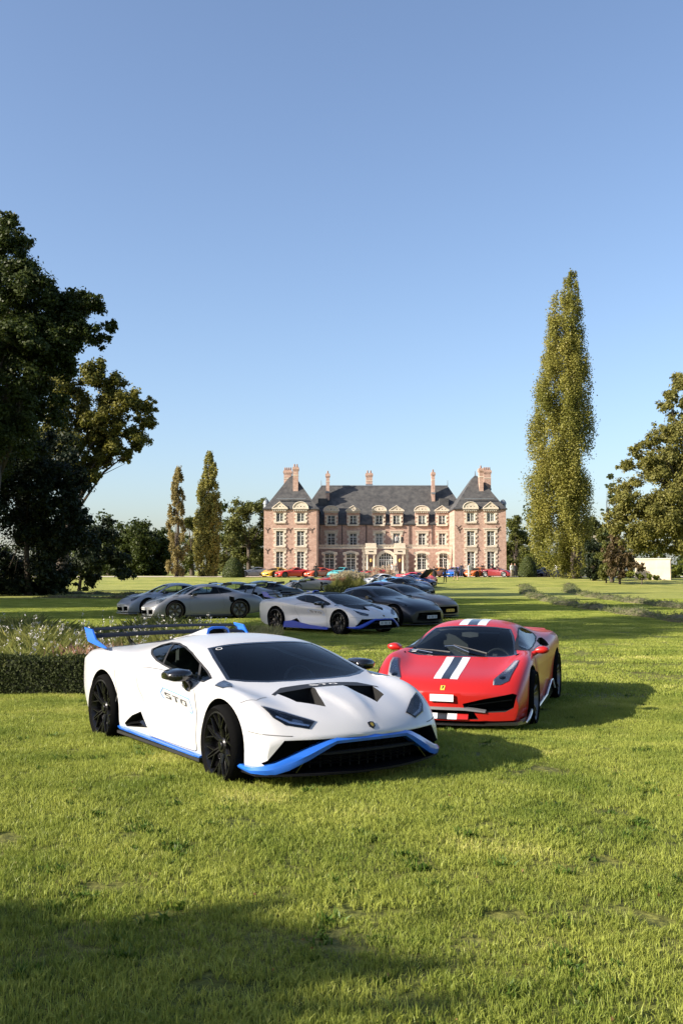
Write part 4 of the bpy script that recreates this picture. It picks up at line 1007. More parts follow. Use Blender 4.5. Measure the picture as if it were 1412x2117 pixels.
def blade_patch(name, size, n, h0, h1, w_, m, lean=.5, seg=2):
    p = rng.uniform(-size/2, size/2, (n, 2))
    # small clumps
    k = rng.uniform(-size/2, size/2, (max(4, n//14), 2)); own = rng.integers(0, len(k), n); mixv = rng.random(n) < .6
    p[mixv] = k[own[mixv]] + rng.normal(0, size*.02, (mixv.sum(), 2))
    h = rng.uniform(h0, h1, n)*(.6+.6*rng.random(n)); a = rng.uniform(0, 2*np.pi, n); b = rng.uniform(0, 2*np.pi, n); ln = h*lean*rng.random(n)
    ww = w_*rng.uniform(.6, 1.3, n); dx, dy = np.cos(a)*ww/2, np.sin(a)*ww/2; lx, ly = np.cos(b)*ln, np.sin(b)*ln
    V = []
    for t, wt in ((0, 1), (.55, .85)):
        for s in (-1, 1): V.append(np.stack([p[:,0]+s*dx*wt+lx*t*t, p[:,1]+s*dy*wt+ly*t*t, h*t*(1-.12*t)], 1))
    V.append(np.stack([p[:,0]+lx, p[:,1]+ly, h*(1-.35*(ln/h)**2)], 1))
    V = np.stack(V, 1).reshape(-1, 3); o = np.arange(n)*5
    f = np.concatenate([np.stack([o, o+1, o+3], 1), np.stack([o, o+3, o+2], 1), np.stack([o+2, o+3, o+4], 1)])
    return np_mesh(name, V, f, m)
def scatter(name, pts, rots, scls, which, sources, label_kind='stuff', matl=None):
    """one object whose geometry nodes put blade patches on its points"""
    me = bpy.data.meshes.new(name); me.vertices.add(len(pts)); me.vertices.foreach_set('co', np.asarray(pts, np.float32).ravel())
    for nm, arr, ty in (('rot', rots, 'FLOAT'), ('scl', scls, 'FLOAT'), ('which', which, 'INT')):
        at = me.attributes.new(nm, ty, 'POINT'); at.data.foreach_set('value', np.asarray(arr, np.float32 if ty == 'FLOAT' else np.int32))
    o = link(name, me); tag(o, kind='stuff')
    g = bpy.data.node_groups.new(name, 'GeometryNodeTree'); g.interface.new_socket('Geometry', in_out='INPUT', socket_type='NodeSocketGeometry'); g.interface.new_socket('Geometry', in_out='OUTPUT', socket_type='NodeSocketGeometry')
    N = g.nodes.new; Lk = g.links.new; gi = N('NodeGroupInput'); go = N('NodeGroupOutput'); J = N('GeometryNodeJoinGeometry')
    def attr(nm, ty): a = N('GeometryNodeInputNamedAttribute'); a.data_type = ty; a.inputs[0].default_value = nm; return a.outputs[0]
    rot, scl, wh = attr('rot', 'FLOAT'), attr('scl', 'FLOAT'), attr('which', 'INT')
    cx = N('ShaderNodeCombineXYZ'); Lk(rot, cx.inputs[2])
    for i, src in enumerate(sources):
        c = N('FunctionNodeCompare'); c.data_type = 'INT'; c.operation = 'EQUAL'; Lk(wh, c.inputs[2]); c.inputs[3].default_value = i
        ip = N('GeometryNodeInstanceOnPoints'); oi = N('GeometryNodeObjectInfo'); oi.inputs[0].default_value = src
        Lk(gi.outputs[0], ip.inputs['Points']); Lk(c.outputs[0], ip.inputs['Selection']); Lk(oi.outputs['Geometry'], ip.inputs['Instance'])
        Lk(cx.outputs[0], ip.inputs['Rotation']); Lk(scl, ip.inputs['Scale']); Lk(ip.outputs[0], J.inputs[0])
    Lk(J.outputs[0], go.inputs[0]); md = o.modifiers.new('scatter', 'NODES'); md.node_group = g
    return o
def src_obj(me): return bpy.data.objects.new('blade_source', me)
near = [src_obj(blade_patch('blades', .5, 2200, .016, .046, .0040, grass_m, 1.0)) for _ in range(3)]
far = [src_obj(blade_patch('blades', 1.6, 3000, .02, .045, .011, grass_m, .9)) for _ in range(3)]
P, A_, S_ = [], [], []
for y in np.arange(3.0, 15, .40):
    hw = .36*y+3.2
    for x in np.arange(-hw, hw, .40): P.append((x+rng.uniform(-.12,.12), y+rng.uniform(-.12,.12), 0))
P = np.array(P); P[:,2] = zt(P[:,0], P[:,1])
# thinner turf over the bare soil in the foreground
bare = ((P[:,0]-.55)/.45)**2+((P[:,1]-3.98)/.10)**2
keep = (bare > 1) | (rng.random(len(P)) < .3); P = P[keep]
scatter('lawn_grass', P, rng.uniform(0, 6.28, len(P)), rng.uniform(.75, 1.25, len(P)), rng.integers(0, 3, len(P)), near)
P = []
for y in np.arange(15, 62, 1.2):
    hw = .36*y+4
    for x in np.arange(-hw, hw, 1.2): P.append((x+rng.uniform(-.4,.4), y+rng.uniform(-.4,.4), 0))
P = np.array(P); P[:,2] = zt(P[:,0], P[:,1])
scatter('distant_lawn_grass', P, rng.uniform(0, 6.28, len(P)), rng.uniform(.8, 1.2, len(P)), rng.integers(0, 3, len(P)), far)
# taller tufts and broad weeds here and there in the foreground
weed_m = leaf_material('weed_leaf', (.05,.10,.014), (.10,.16,.025), None, .3, .45, 2)
tuft = [src_obj(blade_patch('blades', .16, 90, .03, .07, .0045, grass_m, 1.0)), src_obj(blade_patch('blades', .12, 60, .02, .05, .016, weed_m, 1.3))]
n = 650; yy = 3.2+ (rng.random(n)**1.4)*12; xx = rng.uniform(-1, 1, n)*(.36*yy+.3)
scatter('grass_tufts', np.stack([xx, yy, zt(xx, yy)], 1), rng.uniform(0, 6.28, n), rng.uniform(.5, 1.2, n), (rng.random(n) < .45).astype(int), tuft)

def leaf_cloud(centres, radii, counts, size, squash=.85, shell=.55, aspect=.6, droop=0):
    """(n*4,3) vertices of leaf faces spread through clumps"""
    out = []
    for c, r, k in zip(centres, radii, counts):
        d = rng.normal(size=(k, 3)); d /= np.linalg.norm(d, axis=1, keepdims=True)
        rad = r*(shell+(1-shell)*rng.random((k,1)))*(1+.22*rng.normal(size=(k,1)))
        p = np.array(c)+d*rad*np.array([1,1,squash])
        nrm = d+rng.normal(size=(k,3))*.7+np.array([0,0,.35-droop]); nrm /= np.linalg.norm(nrm, axis=1, keepdims=True)
        t = np.cross(nrm, rng.normal(size=(k,3))); t /= np.linalg.norm(t, axis=1, keepdims=True); b = np.cross(nrm, t)
        s = (size*rng.uniform(.6, 1.35, (k,1)))
        out.append(np.stack([p-t*s*.5, p+b*s*.5*aspect-nrm*s*.08, p+t*s*.5, p-b*s*.5*aspect-nrm*s*.08], 1))
    return np.concatenate(out).reshape(-1, 3)
def leaf_mesh(name, V, m): return np_mesh(name, V, np.arange(len(V)).reshape(-1,4), m)

# ------------------------------------------------------------------ clipped hedge and the flower bed behind it
box_leaf = leaf_material('box_leaf', (.018,.028,.007), (.050,.062,.014), (.09,.095,.022), .2, .75, 3)
def hedge(name, x0, x1, y0, y1, z0, h, dens, size, m, label, core=(.015,.02,.006)):
    root = empty(name, ((x0+x1)/2, (y0+y1)/2, z0)); tag(root, label, 'hedge')
    cx, cy = (x0+x1)/2, (y0+y1)/2; e = size*.8
    MB().box(x0-cx+e, x1-cx-e, y0-cy+e, y1-cy-e, 0, h-e).build('stem_mass', mat('hedge_core', core, .9), root)
    L, D = x1-x0, y1-y0; areas = [L*h, L*h, D*h, D*h, L*D]; n = [int(a*dens) for a in areas]; pts = []; nn = []
    for k, a in enumerate(n):
        u, v = rng.random(a), rng.random(a); o = rng.normal(0, size*.55, a)
        if k < 2: pts.append(np.stack([x0+u*L, np.full(a, y0 if k == 0 else y1)+o, z0+v*h], 1)); nn.append((0, -1 if k == 0 else 1, 0))
        elif k < 4: pts.append(np.stack([np.full(a, x0 if k == 2 else x1)+o, y0+u*D, z0+v*h], 1)); nn.append((-1 if k == 2 else 1, 0, 0))
        else: pts.append(np.stack([x0+u*L, y0+v*D, np.full(a, z0+h)+o+.02*np.sin(7*u*L)], 1)); nn.append((0,0,1))
    N_ = np.concatenate([np.tile(q, (len(p), 1)) for p, q in zip(pts, nn)]); p = np.concatenate(pts)-np.array([cx, cy, z0])
    N_ = N_+rng.normal(size=p.shape)*.6; N_ /= np.linalg.norm(N_, axis=1, keepdims=True)
    t = np.cross(N_, rng.normal(size=p.shape)); t /= np.linalg.norm(t, axis=1, keepdims=True); b = np.cross(N_, t); s = size*rng.uniform(.6, 1.4, (len(p),1))
    link('foliage', leaf_mesh('foliage', np.stack([p-t*s*.5, p+b*s*.32, p+t*s*.5, p-b*s*.32], 1).reshape(-1,3), m), root)
    return root
hedge('box_hedge', -9.5, -2.75, 14.3, 14.85, 0, .50, 3800, .034, box_leaf, 'low clipped box hedge along the flower bed behind the nearest white car')
def blades_field(n, xf, yf, hf, w_, lean, zf=0.0):
    x, y = xf(n), yf(n); h = hf(n); a, b = rng.uniform(0, 6.28, n), rng.uniform(0, 6.28, n); ln = h*lean*rng.random(n)
    dx, dy, lx, ly = np.cos(a)*w_/2, np.sin(a)*w_/2, np.cos(b)*ln, np.sin(b)*ln
    V = [np.stack([x-dx, y-dy, np.full(n, zf)], 1), np.stack([x+dx, y+dy, np.full(n, zf)], 1), np.stack([x+dx*.7+lx*.4, y+dy*.7+ly*.4, zf+h*.6], 1), np.stack([x+lx, y+ly, zf+h*.97], 1)]
    return np.stack(V, 1).reshape(-1, 3)
bed_m = leaf_material('bed_leaf', (.08,.11,.022), (.23,.22,.06), (.34,.30,.11), .4, .5, 1.2)
n = 42000; u = lambda k: 14.8+12.5*rng.random(k)**1.5
fy = u(n); fxx = -9.5+ (6.9+.09*(fy-14.8)*0)*rng.random(n)+(fy-14.8)*.02
bed_h = .42+.16*np.sin(fxx*1.7+fy*.6)+.10*np.sin(fxx*4.1-fy)
V = blades_field(n, lambda k: fxx, lambda k: fy, lambda k: np.maximum(.18, bed_h)*(.45+.6*rng.random(k)), .013, 1.0)
bed = link('flower_bed_plants', leaf_mesh('flower_bed_plants', V, bed_m)); tag(bed, kind='stuff')
# fine flowering stems with white petals and some pink seed heads
n = 330; gy = 15.0+10.5*rng.random(n)**1.6; gx = -9.4+6.9*rng.random(n)
gh = .50+.34*rng.random(n)**2; sv = []; pv = []; kv = []
for i in range(n):
    tx, ty = rng.normal(0, .10, 2); base = np.array([gx[i], gy[i], 0]); top = base+np.array([tx, ty, gh[i]])
    w2 = .005; sv += [base+(-w2,0,0), base+(w2,0,0), top+(w2*.6,0,0), top+(-w2*.6,0,0)]
    for q in range(rng.integers(4, 10)):
        t = 1-.45*rng.random()**1.5; c = base*(1-t)+top*t+rng.normal(0, .022, 3); s = rng.uniform(.012, .023)
        d = rng.normal(size=3); d /= np.linalg.norm(d); e = np.cross(d, rng.normal(size=3)); e /= np.linalg.norm(e); f_ = np.cross(d, e)
        for ang in (0, 1.57):
            a_, b_ = e*math.cos(ang)+f_*math.sin(ang), -e*math.sin(ang)+f_*math.cos(ang)
            pv += [c, c+a_*s+b_*s*.6, c+a_*s*1.5, c+a_*s-b_*s*.6]
stem_m = mat('flower_stem', (.10,.11,.035), .6)
tag(link('flower_stems', leaf_mesh('flower_stems', np.array(sv), stem_m)), kind='stuff')
tag(link('white_flowers', leaf_mesh('white_flowers', np.array(pv), leaf_material('white_petal', (.55,.52,.50), (.78,.76,.74), None, .3, .5, 4))), kind='stuff')
V = blades_field(700, lambda k: rng.normal(-4.0, .28, k), lambda k: rng.normal(16.2, .5, k), lambda k: .35+.3*rng.random(k), .012, .5)
tag(link('pink_seed_heads', leaf_mesh('pink_seed_heads', V, leaf_material('pink_stem', (.20,.10,.07), (.34,.20,.14), None, .3, .6, 3))), kind='stuff')
straw_m = leaf_material('straw', (.26,.23,.08), (.42,.37,.16), (.5,.44,.22), .35, .6, 2)
V = blades_field(2500, lambda k: rng.uniform(-2.6, -1.6, k), lambda k: rng.uniform(20, 28, k), lambda k: .12+.22*rng.random(k), .014, .7)
tag(link('straw_grass', leaf_mesh('straw_grass', V, straw_m)), kind='stuff')

# ------------------------------------------------------------------ ornamental grasses further back
def fountain(name, x, y, r, h, nb, m, m2, label, grp):
    root = empty(name, (x, y, float(zt(x, y)))); tag(root, label, 'ornamental grass', grp)
    a = rng.uniform(0, 6.28, nb); out = r*rng.random(nb)**.7; hh = h*(.55+.45*rng.random(nb))*(1-.25*out/r); w_ = .02
    V = []
    for t, wt in ((0, 1), (.5, 1), (1, .15)):
        for s in (-1, 1):
            V.append(np.stack([np.cos(a)*(out*t**1.6+.15*r)-np.sin(a)*s*w_*wt, np.sin(a)*(out*t**1.6+.15*r)+np.cos(a)*s*w_*wt, hh*t*(1.15-.25*t*out/r*1.0)], 1))
    V = np.stack(V, 1).reshape(-1,3); o = np.arange(nb)*6
    f = np.concatenate([np.stack([o,o+1,o+3,o+2], 1), np.stack([o+2,o+3,o+5,o+4], 1)])
    link('blades', np_mesh('blades', V, f, m), root)
    k = nb//4; a = rng.uniform(0, 6.28, k); out = r*.9*rng.random(k); c = np.stack([np.cos(a)*out, np.sin(a)*out, h*(.85+.3*rng.random(k))], 1)
    link('plumes', leaf_mesh('plumes', leaf_cloud(c, np.full(k, .07), np.full(k, 7), .11, 1.8, .1, .3), m2), root)
plume = leaf_material('plume', (.42,.36,.22), (.60,.52,.36), None, .4, .7, 2); green_b = leaf_material('fountain_blade', (.16,.18,.05), (.34,.33,.12), None, .4, .5, 2)
hedge('box_hedge', -1.25, 2.6, 77.5, 79.0, 0, .55, 300, .10, box_leaf, 'short dark box hedge under the clump of tall plumed grass')
for i, (x, y, r, h, lb) in enumerate(((-.35,78.4,.75,1.35,'leftmost tussock of plumed grass behind the short dark hedge'),(.55,78.7,.85,1.55,'tallest middle tussock of plumed grass behind the short dark hedge'),(1.5,78.4,.75,1.4,'rightmost tussock of plumed grass behind the short dark hedge'))):
    fountain('ornamental_grass', x, y, r, h, 700, green_b, plume, lb, 'plumed grasses between the cars')
plume2 = leaf_material('pink_plume', (.50,.38,.27), (.66,.53,.40), None, .4, .7, 2)
for x, y, r, h, lb in ((3.6,104,1.0,1.6,'pinkish plumed grass in front of the entrance, left of the pair'),(5.0,104.6,1.0,1.7,'pinkish plumed grass in front of the entrance, right of the pair')):
    fountain('ornamental_grass', x, y, r, h, 500, plume2, plume2, lb, 'pinkish plumed grasses before the entrance')
hedge('box_hedge', 2.3, 3.2, 103.2, 104.2, float(zt(0,103.5)), .6, 250, .11, box_leaf, 'small rounded green bush left of the pinkish plumed grasses')

# ------------------------------------------------------------------ rows of mown hay on the right
hay_m = leaf_material('hay', (.10,.125,.045), (.20,.215,.085), (.32,.30,.14), .3, .7, 1.5)
def hay_row(path, wd, h, label):
    pts = [Vector((*p, float(zt(*p)))) for p in path]; D = []
    for a, b in zip(pts, pts[1:]):
        k = max(2, int((b-a).length/.5)); D += [a.lerp(b, i/k) for i in range(k)]
    rg = []
    for i, p in enumerate(D):
        t = (D[min(i+1, len(D)-1)]-D[max(0, i-1)]).normalized(); s = Vector((t.y, -t.x, 0)); kk = .75+.45*math.sin(i*.9)*math.sin(i*.37+1)+rng.uniform(-.15,.15)
        end = min(1, i/3, (len(D)-1-i)/3); hh = max(.02, h*kk*end); ww = wd*(.8+.3*math.sin(i*.53))
        rg.append([p+s*ww*math.cos(q)+Vector((0,0,hh*math.sin(q)*(1+rng.uniform(-.2,.2))-.02)) for q in np.linspace(0, math.pi, 7)])
    root = empty('hay_row', pts[0]); tag(root, label, 'hay row', 'rows of mown hay on the right of the lawn')
    rg = [[v-pts[0] for v in r] for r in rg]
    MB().rings(rg, False, False).build('hay_core', mat('hay_core', (.11,.10,.045), .95, noise=(6,.4), bump=(12,1,.06)), root, True)
    c = np.array([list(r[rng.integers(1, 6)]) for r in rg for _ in range(26)])+rng.normal(0, .10, (len(rg)*26, 3))*np.array([1.3,1.3,.45])
    link('loose_hay', leaf_mesh('loose_hay', leaf_cloud(c, np.full(len(c), .09), np.full(len(c), 4), .22, .7, .2, .10), hay_m), root)
hay_row([(13.6,27),(11.9,34),(11.7,42),(11.6,52),(12.6,64),(14.5,78),(17.2,92),(18.4,101)], .55, .26, 'nearest long row of mown hay on the right of the lawn')
hay_row([(17.4,36),(16.0,46),(16.2,56),(17.0,68),(18.8,82),(22.0,96),(23.4,103)], .55, .26, 'second long row of mown hay, beyond the nearest one')
hay_row([(-26,78),(-16,74),(-10.5,72),(-6.6,71)], .5, .22, 'dark row of mown hay left of the silver cars')
hay_row([(-20,66),(-13,63.5),(-8.0,62)], .5, .22, 'shaded row of mown hay just behind the pale silver coupe')

# fallen leaves on the turf
n = 100; yy = 3.4+13*rng.random(n)**1.3; xx = rng.uniform(-1, 1, n)*.36*yy; c = np.stack([xx, yy, zt(xx, yy)+.03+.012*rng.random(n)], 1)
V = leaf_cloud(c, np.full(n, .004), np.ones(n, int), .022, .4, .1, .6)
tag(link('fallen_leaves', leaf_mesh('fallen_leaves', V, leaf_material('dead_leaf', (.10,.055,.02), (.26,.16,.06), (.34,.26,.10), .15, .7, 3))), kind='stuff')
# ------------------------------------------------------------------ the brick house
BASE = .97; HX, HY = 5.65, 129.0
def hx(px, d): return (px-706)*d/2059-HX
def hz(py, d): return (1179.5-py)*d/2059+1.77-BASE
def wall_mat(name, c0, c1, sc):
    m = mat(name, c0, .9, noise=(sc, .2), col2=c1, bump=(25,.5,.02)); return m
brick = mat('brick', (.38,.245,.19), .9, noise=(2.2,.3), col2=(.52,.36,.285), bump=(30,.5,.02))
def add_courses(m):
    """faint brick courses and vertical joints over the mottled colour"""
    nt = m.node_tree; b = nt.nodes['Principled BSDF']; src = b.inputs['Base Color'].links[0].from_socket
    tc = [n for n in nt.nodes if n.type == 'TEX_COORD'][0]; mp = nt.nodes.new('ShaderNodeMapping'); mp.inputs['Rotation'].default_value = (R(90),0,0)
    nt.links.new(tc.outputs['Object'], mp.inputs[0])
    t = nt.nodes.new('ShaderNodeTexBrick'); t.inputs['Scale'].default_value = 1; t.inputs['Brick Width'].default_value = .24; t.inputs['Row Height'].default_value = .075; t.inputs['Mortar Size'].default_value = .008
    t.inputs['Color1'].default_value = (1.0,1.0,1.0,1); t.inputs['Color2'].default_value = (.66,.60,.58,1); t.inputs['Mortar'].default_value = (1.2,1.25,1.25,1)
    nt.links.new(mp.outputs[0], t.inputs['Vector']); x = nt.nodes.new('ShaderNodeMix'); x.data_type = 'RGBA'; x.blend_type = 'MULTIPLY'; x.inputs[0].default_value = .75
    nt.links.new(src, x.inputs[6]); nt.links.new(t.outputs['Color'], x.inputs[7]); nt.links.new(x.outputs[2], b.inputs['Base Color'])
add_courses(brick)
stone = mat('pale_stone', (.52,.45,.35), .85, noise=(3,.2), col2=(.64,.57,.46), bump=(20,.3,.02))
slate = mat('slate', (.040,.040,.041), .75, noise=(1.6,.3), col2=(.085,.082,.078), bump=(9,.5,.04))
lead = mat('lead', (.22,.24,.26), .45, metal=.4)
frame_m = mat('window_white', (.62,.62,.58), .6)
pane_m = mat('window_glass', (.012,.014,.017), .12, spec=.25)
curtain_m = mat('window_glass_pale', (.16,.17,.17), .12, spec=.4)
pipe_m = mat('drainpipe_dark', (.03,.03,.032), .5)
house = empty('manor_house', (HX, HY, BASE)); tag(house, 'red brick and pale stone manor house with two slate roofed towers', 'manor house')
cutL, cutR, cutM, cutG = MB(), MB(), MB(), MB()
_blk = {}
def block_mesh(w_, h_, d_):
    k = (round(w_,2), round(h_,2), round(d_,2))
    if k not in _blk: _blk[k] = MB().box(-w_/2, w_/2, -d_, 0, -h_/2, h_/2).mesh('stone_block', stone)
    return _blk[k]
def window(px0, px1, py0, py1, d, cut, kind='tower', pale=False):
    x0, x1, z0, z1 = hx(px0, d), hx(px1, d), hz(py1, d), hz(py0, d); Y = d-HY; W, Hh = x1-x0, z1-z0; arch = .22 if kind == 'arch' else 0
    cut.box(x0, x1, Y-.6, Y+.5, z0, z1-arch)
    if arch: cut.prism([(x0, z1-arch-.01)]+[(x0+W*(.5-.5*math.cos(t)), z1-arch+arch*math.sin(t)) for t in np.linspace(0, math.pi, 9)]+[(x1, z1-arch-.01)], 'y', Y-.6, Y+.5)
    e = empty('window', ((x0+x1)/2, Y, z0), 0, house)
    b = MB(); w2 = W/2; fy0, fy1 = .10, .17
    for x in (-w2, w2-.07): b.box(x, x+.07, fy0, fy1, 0, Hh-arch)
    b.box(-.05,.05,fy0-.02,fy1,0,Hh); b.box(-w2,w2,fy0,fy1,0,.08); b.box(-w2,w2,fy0,fy1,Hh-.07-(arch*.2),Hh)
    tz = Hh*.68 if Hh > 1.6 else None
    if tz: b.box(-w2,w2,fy0-.02,fy1,tz-.045,tz+.045)
    rows = max(3, int(Hh/.36))
    for i in range(1, rows): b.box(-w2,w2,fy0+.02,fy1-.02,Hh*i/rows-.014,Hh*i/rows+.014)
    for x in (-w2*.5, w2*.5): b.box(x-.014,x+.014,fy0+.02,fy1-.02,0,Hh)
    b.build('frame', frame_m, e)
    MB().box(-w2,w2,.19,.21,0,Hh).build('pane', curtain_m if pale else pane_m, e)
    # stone dressings
    sy = -.07
    MB().box(-w2-.28,w2+.28,-.16,.06,-.22,-.002).build('sill', stone, e)
    if kind != 'dormer_high':
        if arch: MB().prism([(-w2-.5,Hh-arch+.02),(-w2-.42,Hh+.10),(0,Hh+.34),(w2+.42,Hh+.10),(w2+.5,Hh-arch+.02)]+[(w2*math.cos(t),Hh-arch+.02+arch*math.sin(t)) for t in np.linspace(0,math.pi,9)], 'y', -.12, .05).build('lintel', stone, e)
        else:
            l = MB().box(-w2-.38,w2+.38,-.09,.05,Hh+.003,Hh+.24); l.box(-w2-.45,w2+.45,-.17,.05,Hh+.24,Hh+.36); l.build('lintel', stone, e)
    n = max(4, int(Hh/.29)); n += 1-n % 2; hh = Hh/n
    for i in range(n):
        wd_ = .36 if i % 2 == 0 else .16
        for s in (-1, 1): link('stone_block', block_mesh(wd_, hh*.97, .075), e, (s*(w2+wd_/2), -.001+0*sy, hh*(i+.5)))
    return e
def pediment(xc, w_, z0, h, Y, seg, name='pediment'):
    """stone gable above an attic window, straight or curved"""
    b = MB(); k = w_/2
    b.box(xc-k*.92,xc+k*.92,Y-.16,Y+.1,z0,z0+h*.22); b.box(xc-k*1.06,xc+k*1.06,Y-.26,Y+.1,z0+h*.22,z0+h*.36)
    top = [(xc-k,z0+h*.36),(xc+k,z0+h*.36)]+([(xc+k*math.cos(t),z0+h*.36+h*.64*math.sin(t)) for t in np.linspace(.25,math.pi-.25,9)] if seg else [(xc,z0+h)])
    b.prism(top, 'y', Y-.18, Y+.35)
    rim = top[2:] if seg else [top[1],top[2],top[0]]
    b.tube([(p[0],Y-.2,p[1]) for p in ([top[1]]+top[2:]+[top[0]])], .07, 6)
    o = b.build(name, stone, house)
    c = MB()
    for i in range(7): x = xc+k*.8*(i/3-1); c.box(x-.035,x+.035,Y-.19,Y-.155,z0+.02,z0+h*.16)
    for x, s in ((-.22,.045),(0,.07),(.22,.045)): c.box(xc+x*w_-s,xc+x*w_+s,Y-.2,Y-.175,z0+h*.5-s*.6,z0+h*.5+s*1.2)
    c.build('carving', mat('carving_dark', (.10,.085,.07), .9), o)
    return o
def box_wall(name, x0, x1, y0, y1, z0, z1, cut, m=brick):
    me = MB().box(x0,x1,y0,y1,z0,z1).mesh(name, m)
    if cut: me = boolean(me, [cut.mesh('c', stone)])
    return link(name, me, house)
TL, TR = (hx(545.5,129), hx(657.5,129)), (hx(939.6,129), hx(1046.5,129))
ez, mz, gz = hz(1053,129), hz(1083,135.5), hz(1134,131.5)
DM, DG = 135.5, 131.5
for tw, xs_, cut in ((TL, ((571,586),(614,629.5)), cutL), (TR, ((965.4,980.7),(1006.6,1022.3)), cutR)):
    for i, (a, b) in enumerate(xs_):
        window(a, b, 1059.5, 1078, 129, cut, 'dormer_high', pale=(cut is cutR and i == 1))
        window(a, b, 1097, 1128, 129, cut); window(a, b, 1139.5, 1177, 129, cut)
        xc = hx((a+b)/2, 129); pediment(xc, 1.95, hz(1056.5,129), 1.22, 0, (i == 1) == (cut is cutL))
    box_wall('tower_wall', tw[0], tw[1], 0, 9, -.3, ez, cut)
    MB().box(tw[0]-.06,tw[1]+.06,-.07,9.05,-.3,.34).build('plinth', stone, house)
    MB().box(tw[0]-.16,tw[1]+.16,-.16,9.16,ez,ez+.13).build('eaves', pipe_m, house)
    # pyramid roof with a slight flare
    xm = (tw[0]+tw[1])/2; a = .16
    ap = hz(983,133.5); rg = []
    for t, z in ((0,ez+.13),(.10,ez+.45),(.86,ap*.985-.15),(.965,ap)):
        hw, hd = ((tw[1]-tw[0])/2+a)*(1-t), (4.5+a)*(1-t)+.35*t; rg.append([(xm-hw,4.5-hd,z),(xm+hw,4.5-hd,z),(xm+hw,4.5+hd,z),(xm-hw,4.5+hd,z)])
    rf = MB().rings(rg).build('tower_roof', slate, house)
    MB().rings([[(xm-.1,4.3,ap-.1),(xm+.1,4.3,ap-.1),(xm+.1,4.7,ap-.1),(xm-.1,4.7,ap-.1)],[(xm-.02,4.48,ap+.7),(xm+.02,4.48,ap+.7),(xm+.02,4.52,ap+.7),(xm-.02,4.52,ap+.7)]]).build('finial', lead, rf)
    MB().box(xm-1.9,xm+1.9,.55,.75,ez+1.42,ez+1.52).build('gutter_ledge', lead, house)
fx6 = ((677,692.5),(723,737.5),(776.6,791),(812.7,827),(865,880),(907,921))
for i, (a, b) in enumerate(fx6):
    window(a, b, 1102, 1127, DM, cutM, pale=i in (2, 3))
    # attic dormers that stand up through the eaves
    xc = hx((a+b)/2, DM); w0 = hx(b,DM)-hx(a,DM); z0, z1 = hz(1087,DM), hz(1060,DM); Yd = DM-HY-.12
    cd = MB(); e = window(a, b, 1064.7, 1083.8, DM-.12, cd, 'dormer_high', pale=i == 4)
    box_wall('dormer', xc-w0/2-.42, xc+w0/2+.42, Yd, Yd+2.2, z0, z1, cd)
    pediment(xc, w0+1.05, z1, .98, Yd, i % 2 == 0)
    MB().prism([(xc-w0/2-.42,z1),(xc,z1+.55),(xc+w0/2+.42,z1)], 'y', Yd+.36, Yd+3.4).build('dormer_roof', slate, house)
box_wall('main_wall', TL[1]-.5, TR[0]+.5, DM-HY, DM-HY+9, 0, mz, cutM)
MB().box(TL[1],TR[0],DM-HY-.14,DM-HY+.02,mz-.12,mz+.06).build('eaves', pipe_m, house)
rz = hz(1003.5,140); ry = 140-HY; ya, yb = DM-HY-.15, DM-HY+9.2
r = MB(); v = [(-12.0,ya,mz),(12.4,ya,mz),(12.4,yb,mz),(-12.0,yb,mz),(hx(664,140),ry,rz),(hx(926,140),ry,rz)]
r.add(v, [(0,1,5,4),(2,3,4,5),(3,0,4),(1,2,5),(3,2,1,0)]); mr = r.build('main_roof', slate, house)
MB().tube([v[4], v[5]], .10, 6).build('ridge', lead, mr)
for x in (v[4][0], v[5][0]): MB().tube([(x,ry,rz),(x,ry,rz+.8)], [.06,.03], 6).build('finial', lead, mr)
for a, b in ((TL[1]-.2, TL[1]+1.1), (TR[0]-1.1, TR[0]+.2)): MB().box(a,b,ry-2.5,ry-1.5,mz,hz(1028,136)).build('link_roof', slate, house)
# ground-floor gallery with its balustrade and entrance
for a, b in ((672,690.6),(716,734.6),(862,881),(907.5,925)): window(a, b, 1143, 1177.5, DG, cutG, 'arch')
dx0, dx1, dz1 = hx(783.5,DG), hx(813,DG), hz(1143,DG); dc = (dx0+dx1)/2; dr_ = (dx1-dx0)/2; spring = hz(1157,DG)
arch_pts = [(dx0,-.2)]+[(dc-dr_*math.cos(t), spring+(dz1-spring)*math.sin(t)) for t in np.linspace(0,math.pi,15)]+[(dx1,-.2)]
cutG.prism(arch_pts, 'y', -1, DG-HY+.6)
box_wall('gallery_wall', TL[1]+.003, TR[0]-.003, DG-HY, DM-HY-.003, -.3, gz, cutG)
gY = DG-HY
MB().box(TL[1]+.01,TR[0]-.01,gY-.16,gY+.1,gz,gz+.14).build('cornice', stone, house)
MB().box(TL[1]+.01,TR[0]-.01,gY-.07,gY-.004,-.3,.36).build('plinth', stone, house)
bal = MB(); b0, b1 = TL[1]+.02, TR[0]-.02
bal.box(b0,b1,gY-.08,gY+.10,gz+.141,gz+.21); bal.box(b0,b1,gY-.10,gY+.12,gz+.44,gz+.52)
bo = bal.build('balustrade', stone, house)
bs = MB(); x = b0+.1
while x < b1: bs.box(x,x+.10,gY-.03,gY+.05,gz+.212,gz+.438); x += .2
tag(bs.build('baluster_row', stone, bo), kind='stuff')
e = empty('entrance_door', (dc, gY, 0), 0, house)
b = MB(); hh = dz1+.0
for x in np.linspace(-dr_, dr_, 7): top = spring+(dz1-spring)*math.sqrt(max(0,1-(x/dr_)**2)); b.box(x-.045,x+.045,.12,.2,-.2,max(top,.5))
for z in (.05,.75,1.4,2.0): b.box(-dr_,dr_,.14,.18,z-.02,z+.02)
b.box(-dr_,dr_,.10,.2,spring-.05,spring+.06); b.box(-dr_*.72,dr_*.72,.14,.18,spring+.42,spring+.46); b.build('frame', frame_m, e)
